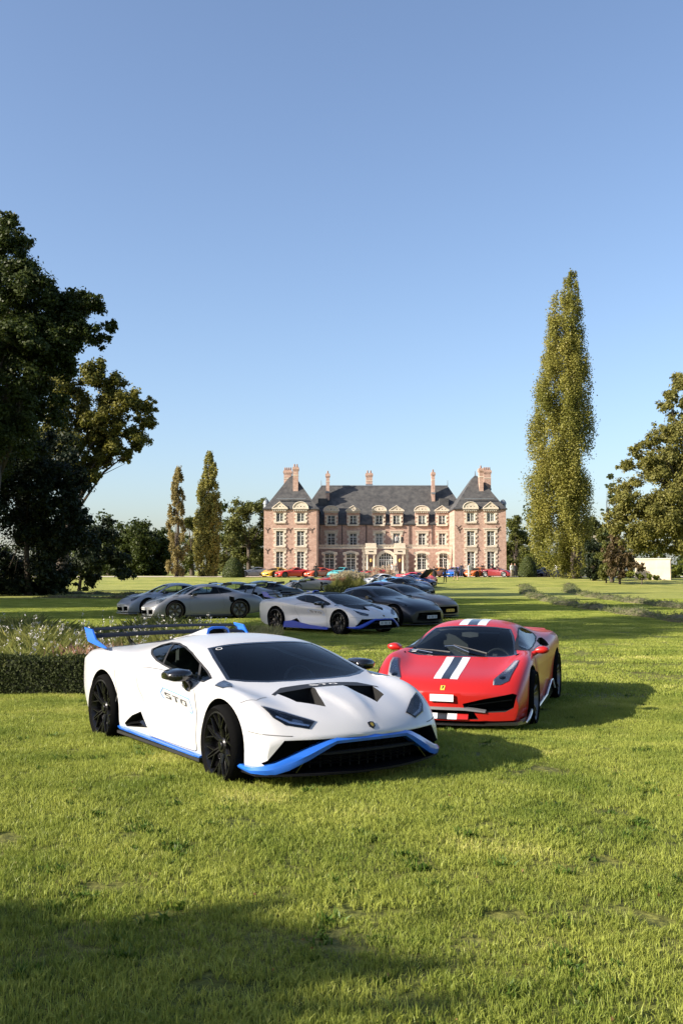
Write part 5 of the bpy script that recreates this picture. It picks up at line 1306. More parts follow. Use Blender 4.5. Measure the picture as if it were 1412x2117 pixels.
MB().box(-dr_,dr_,.22,.24,-.2,dz1).build('pane', pane_m, e)
MB().box(.05,dr_*.62,.205,.215,-.2,spring-.06).build('open_leaf', void, e)
ring = [(dc-(dr_+.42)*math.cos(t)-dc, spring+(dz1-spring+.42)*math.sin(t)) for t in np.linspace(0,math.pi,15)]+[((dr_)*math.cos(t), spring+(dz1-spring)*math.sin(t)) for t in np.linspace(0,math.pi,15)]
MB().prism(ring, 'y', -.12, -.003).build('arch_stone', stone, e)
for s in (-1, 1): MB().box(min(s*dr_,s*(dr_+.42)),max(s*dr_,s*(dr_+.42)),-.12,-.003,-.2,spring).build('jamb', stone, e)
for px0, px1 in ((759.5,773.5),(819,833)):
    xa, xb = hx(px0,DG), hx(px1,DG); top = hz(1145.5,DG)
    for x in (xa, xb):
        c = MB().lathe([(.19,.75),(.19,.82),(.15,.86),(.145,1.6),(.125,top-.12),(.17,top-.08),(.19,top)], 14, 'z', (x, gY-.32, 0)); c.build('column', stone, house, True, 50)
        MB().box(x-.24,x+.24,gY-.56,gY-.08,-.3,.75).build('pedestal', stone, house)
    MB().box(xa-.3,xb+.3,gY-.55,gY-.003,top,gz+.001-.003).build('entablature', stone, house)
    MB().box(xa-.38,xb+.38,gY-.62,gY-.17,gz,gz+.15).build('cornice_block', stone, house)
    MB().box(xa-.26,xb+.26,gY-.52,gY-.105,gz+.15,gz+.72).build('parapet_block', stone, house)
    MB().box((xa+xb)/2-.28,(xa+xb)/2+.28,gY-.60,gY-.55,top+.32,top+.42).build('dark_slot', void, house)
    l = MB().lathe([(.02,-.02),(.15,0),(.19,.32),(.05,.42),(.01,.62)], 8, 'z', ((xa+xb)/2, gY-.25, 1.95)); l.build('lantern', mat('lantern_gold', (.62,.45,.16), .35), house)
for px in (749,): 
    for s, q in ((-1, 752), (1, 841)):
        for i in range(9): link('stone_block', block_mesh(.30 if i % 2 else .5, .36, .06), house, (hx(q,DG), gY-.001, .5+i*.37))
for px, d, ya_, yb_ in ((660.5,135.3,1083,1127),(707.4,135.4,1083,1127),(757.3,135.4,1083,1127),(846.4,135.4,1083,1127),(893.6,135.4,1083,1127),(937,135.4,1083,1127)):
    x = hx(px,d); MB().tube([(x,DM-HY-.09,hz(yb_,d)),(x,DM-HY-.09,hz(ya_,d))], .055, 6).build('drainpipe', pipe_m, house)
MB().tube([(TL[1]-.1,-.09,-.2),(TL[1]-.1,-.09,ez)], .055, 6).build('drainpipe', pipe_m, house)
# iron wall ties
for px, py in ((553,1095),(600,1095),(645,1095),(553,1138),(600,1137),(948,1090),(950,1095),(1030,1092)):
    x, z = hx(px,129), hz(py,129); b = MB(); b.box(x-.03,x+.03,-.05,.0,z-.4,z+.05)
    for s in (-1,1): b.prism([(x,z),(x+s*.3,z+.3),(x+s*.34,z+.26),(x+s*.04,z-.05)], 'y', -.05, -.002)
    b.build('wall_tie', mat('iron', (.06,.045,.04), .7), house)
def chimney(px0, px1, py0, py1, d, dep, pots):
    x0, x1, z0, z1 = hx(px0,d), hx(px1,d), hz(py1,d), hz(py0,d); Y = d-HY
    b = MB().box(x0,x1,Y,Y+dep,z0-1.2,z1); o = b.build('chimney', brick, house)
    c = MB().box(x0-.10,x1+.10,Y-.10,Y+dep+.10,z1-.36,z1-.10); c.box(x0-.05,x1+.05,Y-.05,Y+dep+.05,z1-.50,z1-.36); c.box(x0-.04,x1+.04,Y-.04,Y+dep+.04,z1-.10,z1+.02); c.build('chimney_cap', brick, o)
    MB().box(x0-.03,x1+.03,Y-.03,Y+dep+.03,z1-1.15,z1-1.04).build('stone_band', stone, o)
    if py1 < 1030 and dep < 2: MB().box(x0-.05,x1+.05,Y-.06,Y+.15,z0-.15,z0+.08).build('flashing', lead, o)
    for i in range(pots):
        x = x0+(x1-x0)*(i+.5)/pots; MB().lathe([(.11,z1),(.12,z1+.08),(.09,z1+.36),(.10,z1+.42),(.06,z1+.43)], 8, 'z', (x,Y+dep/2,0)).build('chimney_pot', mat('terracotta', (.27,.16,.115), .8), o, True)
chimney(586.5,602,971,1005,135.2,.9,4); chimney(605.5,616,964,1022,131.0,1.0,2); chimney(674,681,978,1016,138,.9,1); chimney(757,770,977,1001,140.6,.9,2)
chimney(893.4,899.6,975,1018,138,.9,1); chimney(992,1000.5,967,1018,131.0,1.0,1); chimney(1001.5,1016,970.5,1010,134.6,1.0,4)
for x, px in ((TL[0]-.1, 553), (TR[1]-.3, 1041)):
    MB().lathe([(.38,ez+.1),(.38,ez+.8),(.46,ez+.85),(.40,ez+1.15),(.22,ez+1.38),(.02,ez+1.5)], 10, 'z', (x+.25, 2.0, 0)).build('roof_turret', lead, house, True, 40)
# ------------------------------------------------------------------ trees
bark = mat('bark', (.075,.058,.042), .9, noise=(5,.4), bump=(14,.9,.05))
def pt(px, py, d): return np.array([(px-706)*d/2059, d, (1179.5-py)*d/2059+1.77])
def limbs(root, base, tops, r0, org):
    b = MB(); top_z = max(t[2] for t in tops)
    bx, by, bz = base; fork = bz+(top_z-bz)*.42
    tx, ty = np.mean([t[0] for t in tops])*.25+bx*.75, np.mean([t[1] for t in tops])*.25+by*.75
    P0 = np.array(base); P1 = np.array([tx, ty, fork])
    b.tube([tuple(P0-org+np.array([0,0,-.3])), tuple(P0*.9+P1*.1-org), tuple(P0*.5+P1*.5-org), tuple(P1-org)], [r0*1.5, r0*1.05, r0*.9, r0*.75], 10)
    for t in tops:
        t = np.array(t); m1 = P1*.6+t*.4+rng.normal(0, .35, 3)+np.array([0,0,.06*(top_z-bz)]); m0 = P1-(P1-P0)*rng.uniform(0,.25)
        L = np.linalg.norm(t-m0); r1 = min(r0*.32, .013*L+.02)
        b.tube([tuple(m0-org), tuple(m1-org), tuple(t*.9+m1*.1-org)], [r1, r1*.5, r1*.12], 6)
    return b.build('trunk', bark, root, True)
def tree(name, label, d, blobs, m, size, dens, base, r0=.3, depth=1.0, rep=2, group=None, cat='tree', sub=11, squash=.85, maxn=40000):
    """blobs (px,py,r) give the outline as measured; each becomes several real clumps spread in depth"""
    bp = np.array([pt(base[0], base[1], d)[0], d, float(zt(0, d))]); root = empty(name, tuple(bp)); tag(root, label, cat, group)
    cs, rs = [], []
    for (px, py, r) in blobs:
        c = pt(px, py, d); R_ = r*d/2059
        for k in range(rep):
            off = rng.uniform(-1, 1)*depth*R_*1.2 if rep > 1 else 0
            for j in range(sub):
                q = rng.normal(size=3); q /= np.linalg.norm(q); cs.append(c+np.array([0, off, 0])+q*R_*rng.uniform(.2,.88)*np.array([1,1,.9])); rs.append(R_*rng.uniform(.20, .42))
    cs = np.array(cs); rs = np.array(rs); keep = cs[:,2]-rs*.6 > bp[2]-.2; cs, rs = cs[keep], rs[keep]
    n = np.maximum(40, (7.0*dens*(rs/size)**2)).astype(int); tot = n.sum()
    if tot > maxn: n = np.maximum(12, (n*maxn/tot)).astype(int)
    V = leaf_cloud(cs-bp, rs, n, size, squash, .1, .62)
    link('crown', leaf_mesh('crown', V, m), root)
    sel = rng.permutation(len(cs))[:16]; limbs(root, tuple(bp), [tuple(cs[i]) for i in sel], r0, bp)
    return root
oak_m = leaf_material('oak_leaf', (.022,.036,.007), (.058,.075,.014), (.13,.13,.022), .30, .5, .28)
oak2_m = leaf_material('second_oak_leaf', (.085,.095,.018), (.19,.175,.036), (.28,.21,.045), .35, .5, .35)
dark_m = leaf_material('yew_leaf', (.010,.018,.007), (.026,.036,.012), None, .15, .55, .4)
wood_m = leaf_material('wood_leaf', (.055,.070,.016), (.13,.135,.032), (.20,.17,.04), .3, .5, .25)
pop_m = leaf_material('poplar_leaf', (.135,.145,.028), (.29,.265,.06), (.42,.32,.09), .35, .45, .22)
rust_m = leaf_material('russet_leaf', (.075,.06,.028), (.165,.115,.055), None, .3, .6, .6)
lime_m = leaf_material('lime_leaf', (.10,.13,.02), (.22,.23,.04), None, .35, .5, .5)
tree('oak_tree', 'tallest dark oak tree at the left edge of the lawn', 62,
 [(12,470,38),(20,560,60),(70,600,55),(120,612,45),(160,612,40),(196,624,26),(222,666,17),(182,684,34),(140,670,45),(90,670,60),(40,660,70),(0,620,70),(30,740,70),(90,740,60),(135,745,42),(0,820,80),(70,820,70),(-60,560,80),(-60,700,90),(-80,840,90),(8,440,22),(14,500,34),(-5,470,30),(-40,500,60),(60,560,35),(110,665,55),(60,700,60),(130,700,45),(40,900,70),(-40,930,80)], oak_m, .22, 9, (-40,1240), .55, 1.3, 3, maxn=170000)
tree('oak_tree', 'lighter oak tree leaning out to the right beyond the tallest dark oak', 82,
 [(190,765,38),(228,795,42),(268,830,36),(305,838,22),(300,868,26),(272,890,36),(222,870,48),(170,850,55),(263,938,20),(284,920,16),(232,930,32),(192,950,35),(150,920,50),(120,860,50),(200,900,45),(165,970,34),(150,990,40),(195,985,22),(110,920,55),(130,800,50)], oak2_m, .26, 8, (120,1220), .5, 1.0, 2, maxn=70000)
tree('yew_tree', 'black green yew mass below the tallest oak at the left edge', 72,
 [(0,930,90),(80,940,80),(20,1030,95),(110,1010,68),(150,1050,40),(60,1110,95),(135,1120,58),(0,1180,80),(90,1190,55),(-60,1020,120),(-70,1150,100),(155,990,36),(40,1215,45),(-30,1210,60),(120,1195,40),(150,1020,45),(110,960,60),(165,1075,40),(100,1060,60),(60,980,70),(175,1120,36),(70,1222,40),(105,1215,36),(10,1225,45)], dark_m, .26, 7, (60,1230), .22, 1.0, 2, maxn=90000)
tree('cedar_tree', 'dark low spreading tree with drooping branches left of the distant wood', 88,
 [(205,1105,38),(232,1150,36),(190,1160,40),(222,1078,16),(255,1185,22),(150,1170,40),(170,1110,35),(190,1200,25)], dark_m, .24, 7, (165,1215), .16, 1.0, 2, maxn=30000)
wood = [(225,1120,34,1160,'broad'),(255,1105,36,1150,'round'),(290,1100,34,1150,'tall'),(325,1110,32,1160,'edge')]
for (px, py, r, p2, nm), lb in zip(wood, ('leftmost rounded tree of the distant wood beyond the dark cedar','second rounded tree of the distant wood on the left','third and highest rounded tree of the distant wood on the left','rightmost rounded tree of the distant wood, beside the poplars')):
    tree('wood_tree', lb, 165+rng.uniform(-6,6), [(px,py,r),(px-14,py+24,r*.9),(px+14,py+26,r*.9),(px,p2,r),(px-8,p2+20,r*.8),(px+12,p2+18,r*.8)], oak_m, .42, 7, (px,1193), .35, 1.0, 2, 'trees of the distant wood on the left', maxn=14000)
def poplar(label, d, px, top, bot, prof, m, size, maxn, seed_clumps, r0=.4, thin=0):
    """upright columnar tree: many tall narrow clumps hugging the trunk; prof = [(t, left, right)] in px from the axis"""
    bp = np.array([pt(px, bot, d)[0], d, float(zt(0, d))]); root = empty('poplar_tree', tuple(bp)); tag(root, label, 'tree', 'columnar poplars')
    t_ = [p[0] for p in prof]; cs, rs = [], []
    for i in range(seed_clumps):
        t = rng.random()**.9; l, r = np.interp(t, t_, [p[1] for p in prof]), np.interp(t, t_, [p[2] for p in prof])
        c = px+(r-l)/2; half = (l+r)/2; a = rng.uniform(0, 6.28); q = math.sqrt(rng.random())*.86
        py = bot+(top-bot)*t; s = d/2059
        cs.append([(c+half*q*math.cos(a)-706)*s, d+half*q*math.sin(a)*s, (1179.5-py)*s+1.77]); rs.append(max(.32, half*s*rng.uniform(.16,.28)))
    cs, rs = np.array(cs), np.array(rs); n = (rs**2); n = np.maximum(20, n*maxn/n.sum()).astype(int)
    out = []
    V = leaf_cloud(cs-bp, rs, n, size, 2.1, .3, .7); link('crown', leaf_mesh('crown', V, m), root)
    b = MB(); H_ = (bot-top)*d/2059
    b.tube([(0,0,-.3),(0,0,.6),(.15,0,H_*.35),(0,.1,H_*.9)], [r0*1.5,r0,r0*.7,.05], 10)
    for i in range(22):
        a = rng.uniform(0, 6.28); z = H_*rng.uniform(.05,.6); l = H_*rng.uniform(.12,.2); o = rng.uniform(.3,.75)*H_*.032
        b.tube([(0,0,z),(math.cos(a)*o*.7,math.sin(a)*o*.7,z+l*.4),(math.cos(a)*o,math.sin(a)*o,z+l)], [r0*.3,r0*.2,.03], 6)
    b.build('trunk', bark, root, True); return root
poplar('very tall columnar poplar standing right of the manor house', 118, 1190, 555, 1195,
 [(0,14,14),(.03,60,38),(.10,96,42),(.25,106,36),(.40,104,44),(.55,94,42),(.70,76,40),(.82,60,26),(.92,46,24),(.97,22,18),(1,4,8)], pop_m, .20, 150000, 620, .75)
poplar('taller of the two columnar poplars left of the manor house', 137, 430, 938, 1196,
 [(0,14,14),(.08,26,24),(.2,33,30),(.45,31,30),(.65,26,29),(.8,20,23),(.93,12,18),(1,4,7)], leaf_material('mid_poplar_leaf', (.15,.15,.035), (.30,.27,.07), (.42,.33,.10), .35, .5, .3), .28, 30000, 240, .35)
poplar('thinner half bare columnar poplar, left of the other one', 134, 366, 970, 1196,
 [(0,12,12),(.1,25,20),(.3,29,23),(.5,25,19),(.65,19,15),(.8,14,16),(.93,8,11),(1,3,5)], leaf_material('pale_poplar_leaf', (.17,.14,.05), (.30,.24,.09), (.36,.28,.13), .35, .5, .3), .24, 14000, 90, .3)
bk = (([(500,1060,34),(540,1045,28),(480,1100,32),(520,1110,42),(555,1080,28),(490,1150,38),(540,1150,38)],(515,1190),'full tree rising behind the left tower of the house',152),
      ([(395,1085,24),(405,1120,28),(390,1150,28)],(398,1190),'dark tree showing between the two left poplars',158),
      ([(470,1120,26),(462,1160,26),(480,1170,24)],(470,1190),'smaller tree just right of the taller left poplar',147),
      ([(1065,1080,22),(1075,1110,26),(1060,1140,30),(1085,1150,24),(1050,1165,24)],(1065,1190),'rounded tree just right of the right tower',160),
      ([(1225,1085,24),(1240,1100,28),(1215,1130,28),(1245,1140,28),(1262,1120,28),(1235,1170,28),(1280,1150,30)],(1225,1190),'rounded tree just right of the very tall poplar',150))
for bl, b_, lb, d in bk: tree('background_tree', lb, d, bl, wood_m, .36, 7, b_, .35, 1.0, 2, 'trees behind the house', maxn=24000)
tree('oak_tree', 'large spreading oak tree at the right edge', 96,
 [(1400,830,34),(1385,890,38),(1342,915,26),(1318,930,22),(1290,962,22),(1350,960,38),(1400,960,60),(1310,1010,42),(1360,1030,60),(1420,1040,80),(1290,1062,42),(1330,1090,52),(1390,1100,60),(1272,1090,26),(1440,900,60),(1345,1132,26),(1400,1130,36),(1460,1000,80),(1470,1110,60),(1340,980,40),(1300,1040,40),(1380,950,50),(1365,1075,55),(1310,1120,34),(1415,870,45),(1280,1030,28),(1340,1060,50),(1415,795,26),(1398,812,22),(1430,775,34)], leaf_material('right_oak_leaf', (.105,.11,.026), (.22,.20,.05), (.33,.25,.07), .33, .5, .3), .26, 8, (1450,1195), .45, 1.1, 2, maxn=100000)
tree('fir_tree', 'thin wispy fir tree rising left of the right oak', 108,
 [(1264,985,9),(1262,1005,13),(1266,1030,16),(1260,1060,20),(1266,1095,22),(1260,1130,24)], leaf_material('fir_leaf', (.035,.055,.022), (.075,.095,.035), None, .2, .5, .5), .26, 4, (1264,1193), .18, .9, 2, sub=6, squash=.35, maxn=9000)
tree('russet_shrub', 'russet brown shrub under the right oak', 104, [(1275,1130,20),(1292,1150,22),(1262,1158,20),(1285,1175,20),(1305,1165,18),(1265,1184,16),(1300,1187,14),(1255,1140,14),(1282,1190,12),(1320,1172,12),(1270,1110,14)], rust_m, .22, 5, (1280,1195), .12, 1.0, 2, None, 'shrub', maxn=9000)
tree('dark_shrub', 'dark green bushy shrub at the foot of the very tall poplar', 112, [(1222,1160,22),(1212,1180,16),(1240,1165,20),(1238,1182,16),(1226,1130,20),(1250,1140,18),(1255,1170,16),(1225,1190,12)], dark_m, .24, 6, (1225,1195), .12, 1.0, 2, None, 'shrub', maxn=9000)
tree('leafy_shrub', 'mid green leafy shrub between the dark shrub and the russet one', 106, [(1248,1150,18),(1256,1172,18),(1246,1187,14),(1262,1186,12),(1258,1128,14)], wood_m, .22, 6, (1252,1195), .08, 1.0, 2, None, 'shrub', maxn=8000)
tree('low_shrub', 'low bright green shrubs in front of the pale wall', 103, [(1305,1186,10),(1322,1190,9),(1340,1192,8),(1358,1193,7)], lime_m, .18, 6, (1325,1197), .06, 1.0, 2, None, 'shrub', maxn=5000)
tree('yellow_shrub', 'yellow green shrub at the right edge beside the pale wall', 120, [(1388,1175,14),(1402,1182,16),(1385,1190,8),(1412,1170,18)], lime_m, .2, 6, (1395,1197), .08, 1.0, 2, None, 'shrub', maxn=6000)
# trees past the left edge of the picture, whose shade lies across the lawn, and unseen ones added behind the camera
def big_tree(x, y, h, r, label, m=oak_m, maxn=30000, r0=.45):
    d = y if abs(y) > 3 else 3
    root = empty('shade_tree', (x, y, float(zt(x, y)))); tag(root, label, 'tree', 'trees past the left edge')
    cs, rs = [], []
    for i in range(70):
        q = rng.normal(size=3); q /= np.linalg.norm(q); k = rng.random()**.4
        cs.append([q[0]*r*k*.8, q[1]*r*k*.8, h*.60+q[2]*h*.34*k]); rs.append(r*rng.uniform(.18,.30))
    cs, rs = np.array(cs), np.array(rs); n = (rs**2); n = np.maximum(20, n*maxn/n.sum()).astype(int)
    link('crown', leaf_mesh('crown', leaf_cloud(cs, rs, n, .55, .85, .2, .65), m), root)
    limbs(root, (0,0,0), [tuple(c) for c in cs[:14]], r0, np.zeros(3))
SHADE = [(-26,20,24,6.8,'broad tree past the left edge, nearest to the flower bed'),(-28,32.5,25,7.2,'broad tree past the left edge, level with the second white supercar'),(-31,45,25,7.6,'broad tree past the left edge, level with the silver cars'),(-45,41,28,8,'taller broad tree further out past the left edge'),(-36,57,25,7.6,'broad tree past the left edge, close to the tallest oak'),(-17.2,-2.85,9.2,4.3,'small tree behind the photographer on the left'),(-13,-21,17,6.5,'unseen tree added behind the camera to cut skylight, leftmost of four'),(2,-24,18,7,'unseen tree added behind the camera to cut skylight, second of four from the left'),(17,-22,17,6.5,'unseen tree added behind the camera to cut skylight, third of four from the left'),(31,-15,18,7,'unseen tree added behind the camera to cut skylight, rightmost of four')]  # the row of broad trees behind the camera is added, unseen, to dim sky fill
for i, a in enumerate(SHADE): rng = np.random.default_rng(100+i); big_tree(*a)
rng = np.random.default_rng(77)
# the far wood closing the view on both sides
cs, rs = [], []
for x in np.arange(-150, 150, 2.2):
    if -9 < x*129/190 < 20: continue
    hh = 8.5+2.5*math.sin(x*.21)+1.5*math.sin(x*.53+1)
    for z in np.arange(1.0, hh, 1.9): cs.append([x+rng.normal(0,.8), 192+rng.normal(0,2.5), .97+z+rng.normal(0,.4)]); rs.append(rng.uniform(1.3,2.1))
cs = np.array(cs); rs = np.array(rs); tag(link('far_wood', leaf_mesh('far_wood', leaf_cloud(cs, rs, np.full(len(cs), 95), .62, .9, .35, .65), oak_m)), kind='stuff')
# clipped cones, tall hedge and pale wall
def cone(px, d, w_, h, label):
    x = (px-706)*d/2059; root = empty('topiary_cone', (x, d, float(zt(0,d)))); tag(root, label, 'topiary', 'clipped cones beside the house')
    pr_ = [(.92,0),(1.0,.06),(1.0,.22),(.93,.42),(.78,.62),(.55,.82),(.28,.96),(.03,1.0)]
    MB().lathe([(w_/2*a, h*b) for a, b in pr_], 28).build('clipped_body', mat('yew_core', (.018,.028,.008), .9), root, True)
    n = 7000; t = rng.random(n); z = h*t; a = rng.uniform(0, 6.28, n); rr = np.interp(t, [p[1] for p in pr_], [p[0] for p in pr_])*w_/2*rng.uniform(.97,1.04,n)
    p = np.stack([rr*np.cos(a), rr*np.sin(a), z], 1); N_ = np.stack([np.cos(a), np.sin(a), np.full(n,.4)], 1)+rng.normal(0,.5,(n,3)); N_ /= np.linalg.norm(N_,axis=1,keepdims=True)
    tt = np.cross(N_, rng.normal(size=p.shape)); tt /= np.linalg.norm(tt,axis=1,keepdims=True); b = np.cross(N_, tt); s = .085*rng.uniform(.6,1.4,(n,1))
    link('foliage', leaf_mesh('foliage', np.stack([p-tt*s, p+b*s*.6, p+tt*s, p-b*s*.6], 1).reshape(-1,3), leaf_material('cone_leaf', (.03,.045,.010), (.075,.09,.020), None, .15, .5, .8)), root)
cone(483, 123, 2.65, 2.45, 'clipped green cone left of the house'); cone(1090, 125, 2.25, 2.6, 'clipped green cone right of the house')
hedge('tall_hedge', 23.2, 31.5, 129.6, 131, BASE, 2.9, 80, .17, lime_m, 'tall bright green clipped hedge behind the right cone', (.05,.06,.015))
wl_ = empty('garden_wall', (35.6, 114.5, float(zt(0,114.5))), R(-32)); tag(wl_, 'cream rendered wall under the right oak', 'wall')
cream = mat('cream_render', (.55,.47,.36), .9, noise=(1.2,.1))
MB().box(-1.9,2.1,0,.4,-.2,2.3).build('render', cream, wl_); MB().box(-2.0,2.2,-.08,.48,2.3,2.45).build('coping', stone, wl_)
gh = empty('cream_house', (41.5, 165, BASE)); tag(gh, 'pale gabled house glimpsed behind the trees on the right', 'house')
MB().prism([(-3,0),(3,0),(3,5),(0,8.2),(-3,5)], 'y', 0, 8).build('wall', cream, gh)
MB().prism([(-3.3,4.8),(0,8.35),(3.3,4.8),(3.3,5.1),(0,8.65),(-3.3,5.1)], 'y', -.3, 8.3).build('roof', slate, gh)
MB().box(-.5,.5,-.05,.02,2.5,4).build('window', pane_m, gh)
# ------------------------------------------------------------------ small cars by the house
def gz_(x, y): return float(zt(x, y))
def fcar(src, px, d, yaw, label, col, base, metal=0, extra=None, dz=0):
    x = (px-706)*d/2059; sw = {base: paint('far_'+label.split()[0]+'_%02x%02x%02x' % tuple(int(c*255) for c in col), col, metal=metal, rough=.3)}
    if extra: sw.update(extra)
    c = dup(src, swap=sw); put(c, (x, d, gz_(x, d)+dz+.03*(d > 123)), R(yaw), label); return c
blackw = {'rim_grey': rim_black}
fcar(G1, 605, 122.6, -62, 'red long-bonnet coupe in front of the left tower, right of the yellow one', (.60,.025,.015), 'black_paint')
fcar(striped_car, 571, 125.0, -40, 'yellow supercar in front of the left tower', (.75,.42,.02), 'red_paint', extra={'stripe_white': paint('plain_yellow', (.75,.42,.02)), 'stripe_black': paint('plain_yellow', (.75,.42,.02))})
fcar(striped_car, 660, 123.5, -48, 'orange red supercar parked by the corner of the left tower', (.70,.08,.02), 'red_paint', extra={'stripe_white': paint('plain_orange', (.70,.08,.02)), 'stripe_black': paint('plain_orange', (.70,.08,.02))})
fcar(P1, 707, 121.5, -35, 'turquoise winged coupe in front of the house', (.10,.50,.52), 'silver_paint')
fcar(G1, 726, 108.5, -66, 'dark blue coupe on the lawn before the turquoise one', (.012,.02,.05), 'black_paint')
c = fcar(G1, 684, 97, -66, 'red and black hatchback with its tailgate up, beyond the grey two-seater', (.40,.04,.02), 'black_paint')
MB().rings([[(-.75,-.55,1.24),(-.75,.55,1.24),(-.75,.55,1.27),(-.75,-.55,1.27)],[(-1.7,-.58,1.52),(-1.7,.58,1.52),(-1.7,.58,1.56),(-1.7,-.58,1.56)]]).build('raised_tailgate', black_gloss, c)
fcar(G1, 528, 127, -80, 'grey saloon between the left cone and the house', (.16,.16,.17), 'black_paint', .4)
fcar(striped_car, 903, 124.5, -50, 'orange supercar before the ground-floor windows', (.72,.25,.04), 'red_paint', extra={'stripe_white': paint('plain_amber', (.72,.25,.04)), 'stripe_black': paint('plain_amber', (.72,.25,.04))})
fcar(P1, 940, 125.0, -30, 'bright blue coupe between the two orange cars', (.02,.12,.50), 'silver_paint')
fcar(striped_car, 987, 125.5, -46, 'second orange supercar, in front of the right tower', (.68,.16,.03), 'red_paint', extra={'stripe_white': paint('plain_rust', (.68,.16,.03)), 'stripe_black': paint('plain_rust', (.68,.16,.03))})
fcar(B1, 1026, 124.5, 62, 'dark red open two-seater in front of the right tower', (.22,.012,.02), 'grey_spyder_paint')
for i, (px, d, lb) in enumerate(((1124,127.5,'leftmost of the three navy cars right of the right cone'),(1143,126.5,'middle of the three navy cars right of the right cone'),(1163,128.5,'rightmost of the three navy cars right of the right cone'))):
    fcar(P1, px, d, -70, lb, (.012,.018,.06), 'silver_paint')
fcar(striped_car, 772, 119, -55, 'red car half hidden behind the pinkish plumed grass', (.60,.02,.02), 'red_paint')
fcar(P1, 786, 99.5, -60, 'small white coupe peeking out left of the black ones', (.72,.72,.72), 'silver_paint')
fcar(P1, 822, 83, 52, 'sky blue coupe with black roof behind the black one', (.10,.32,.62), 'silver_paint')
fcar(G1, 843, 90, 50, 'navy coupe with yellow stripe beyond the sky blue one', (.02,.035,.10), 'black_paint')
c = fcar(G1, 858, 98, 50, 'dark blue coupe with its bonnet open', (.02,.04,.13), 'black_paint')
MB().rings([[(.85,-.7,.95),(.85,.7,.95),(.88,.7,.92),(.88,-.7,.92)],[(1.75,-.66,1.72),(1.75,.66,1.72),(1.78,.66,1.69),(1.78,-.66,1.69)]]).build('open_bonnet', black_matt, c)
fcar(striped_car, 862, 106, 48, 'red supercar last in the right-hand line of parked cars', (.52,.02,.03), 'red_paint', extra={'stripe_white': paint('plain_red', (.52,.02,.03)), 'stripe_black': paint('plain_red', (.52,.02,.03))})

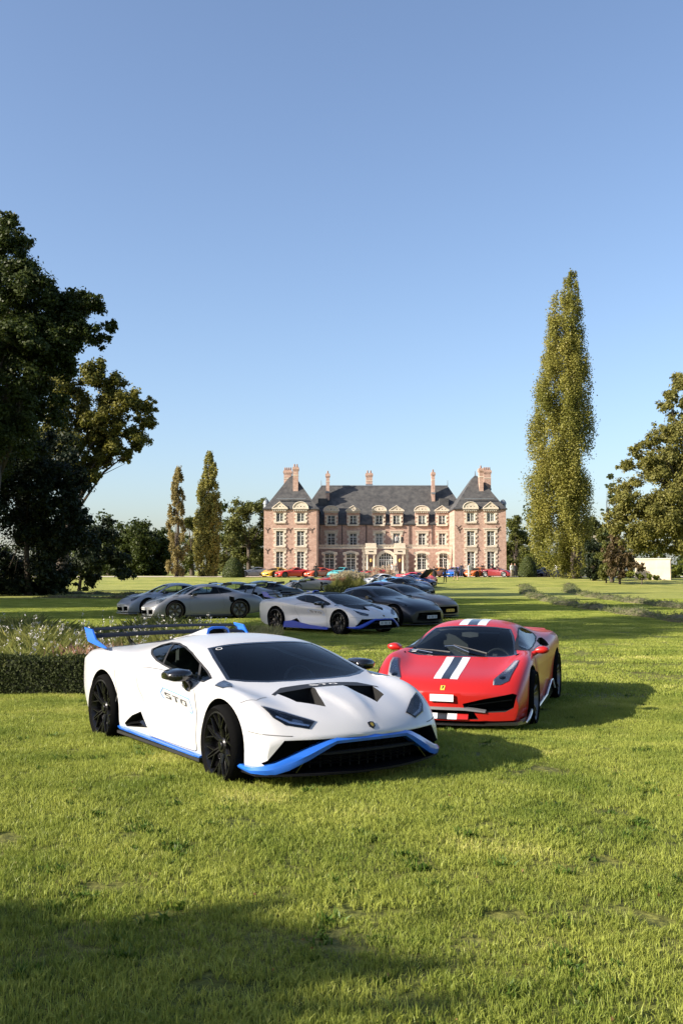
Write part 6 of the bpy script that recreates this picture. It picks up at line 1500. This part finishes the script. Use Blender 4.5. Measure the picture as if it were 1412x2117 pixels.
# ------------------------------------------------------------------ people
skin_m = mat('skin', (.45,.26,.18), .6); hair_m = mat('hair_dark', (.03,.022,.016), .8)
def person(px, d, face, top, legs, label, pose='stand', z=None, hat=None, bare=False, scale=1.0, dx=0, x=None):
    x = (px-706)*d/2059 if x is None else x
    root = empty('person', (x, d, gz_(x, d) if z is None else z), R(face)); tag(root, label, 'person', 'people between the cars and the house')
    V = []; E_ = []; Rr = []
    def chain(pts, prev=None):
        for p in pts:
            V.append(p[:3]); Rr.append(p[3]); i = len(V)-1
            if prev is not None: E_.append((prev, i))
            prev = i
        return prev
    st = .16 if pose == 'walk' else .02
    chain([(0,0,.95,.135)])
    chest = chain([(0,.0,1.12,.125),(0,0,1.32,.145),(0,.01,1.45,.11)], 0); neck = chain([(0,.0,1.52,.055),(0,-.01,1.60,.085),(0,-.015,1.69,.095),(0,-.01,1.76,.06)], chest)
    for s in (-1, 1):
        chain([(s*.10,0,.88,.10),(s*.11,-st*s*.8,.48,.065),(s*.12,-st*s*1.6+.02,.08,.045),(s*.13,-st*s*1.6-.12,.04,.04)], 0)
        a = chain([(s*.19,0,1.42,.062)], chest)
        if pose == 'arms_folded': chain([(s*.26,-.02,1.16,.048),(s*.10,-.20,1.18,.038),(-s*.02,-.21,1.19,.035)], a)
        elif pose == 'phone' and s == 1: chain([(s*.27,-.02,1.18,.048),(s*.18,-.25,1.30,.036),(s*.12,-.28,1.38,.035)], a)
        else: chain([(s*.25,.02,1.15,.048),(s*.27,-.05+st*s,.90,.036),(s*.27,-.08+st*s,.80,.034)], a)
    me = bpy.data.meshes.new('body'); me.from_pydata([tuple(v) for v in V], E_, [])
    ob = bpy.data.objects.new('t', me); C.objects.link(ob)
    md = ob.modifiers.new('skin', 'SKIN'); ob.modifiers.new('sub', 'SUBSURF').levels = 1
    for i, r in enumerate(Rr): me.skin_vertices[0].data[i].radius = (r, r*(.78 if i in (0,1,2,3) else 1))
    me.skin_vertices[0].data[0].use_root = True
    m2 = evaluated(ob); bpy.data.objects.remove(ob); m2.materials.clear()
    for m_ in (skin_m, top, legs, hair_m, black_matt): m2.materials.append(m_)
    mi = []
    for p in m2.polygons:
        c = p.center
        if c.z > 1.56: k = 3 if (c.z > 1.68 or c.y > .02) else 0
        elif c.z > 1.49 and abs(c.x) < .09: k = 0
        elif c.z < .10: k = 4
        elif c.z < .93 and abs(c.x) < .235: k = 0 if (bare and c.z < .52) else 2
        elif c.z < .86: k = 0
        else: k = 1
        mi.append(k)
    m2.polygons.foreach_set('material_index', mi); m2.polygons.foreach_set('use_smooth', [True]*len(mi))
    link('body', m2, root); root.scale = (scale,)*3
    if hat: MB().lathe([(.17,1.70),(.11,1.71),(.10,1.80),(.02,1.82)], 12).build('hat', hat, root, True)
    return root
cl = lambda n, c: mat('cloth_'+n, c, .9)
bk, wh, gy, bl, nv, bg_ = cl('black', (.012,.012,.014)), cl('white', (.68,.68,.66)), cl('grey', (.09,.09,.10)), cl('blue', (.05,.09,.20)), cl('navy', (.02,.025,.05)), cl('beige', (.42,.34,.25))
person(896.5, 107, 150, bk, bk, 'man in black on the lawn with arms folded, left of the other man in black', 'arms_folded')
person(919.5, 107.5, 200, bk, bk, 'man in black on the lawn, right of the one with folded arms', 'phone')
person(941.5, 112, 20, gy, gy, 'person in grey with bare legs walking on the lawn', 'walk', bare=True)
person(953.5, 122.5, 0, nv, nv, 'person in navy standing by the bright blue coupe')
person(970, 122.5, 40, wh, wh, 'person in white standing before the right tower')
person(997, 127.2, 0, bk, bk, 'person in black behind the second orange supercar')
person(1016.5, 127.2, 0, bk, gy, 'person with a dark hat behind the dark red two-seater', hat=bk)
person(1057.5, 122.5, 30, wh, bg_, 'person in a white shirt left of the right cone')
person(1064, 123, -20, bk, bk, 'person in black left of the right cone')
person(1149.5, 123.5, -30, wh, nv, 'person in a white shirt before the navy cars', 'walk')
person(1168, 123.5, 60, bl, bl, 'person in blue jeans and shirt beside the tall poplar trunk', 'walk')
person(1130, 130, 0, bk, bk, 'person in black behind the navy cars')
person(1261, 111.5, 40, bk, nv, 'person in a black top in the gap beside the russet shrub')
person(1266, 110.5, -20, bl, bl, 'person in pale blue in the gap beside the russet shrub')
person(653, 120.5, 170, bk, bk, 'man in black in front of the orange red supercar')
person(818.5, 128.6, 0, gy, gy, 'person in dark grey standing by the entrance')
person(811.0, 129.2, 0, wh, bg_, 'person in white right beside the entrance door')
person(820.5, 0, 30, wh, gy, 'person in a white shirt on the terrace above the entrance', z=BASE+gz+.15, x=(820.5-706)*132.6/2059).location.y = 132.6
person(831.5, 0, -60, bk, bk, 'person in black on the terrace above the entrance', 'phone', z=BASE+gz+.15, x=(831.5-706)*132.6/2059).location.y = 132.6
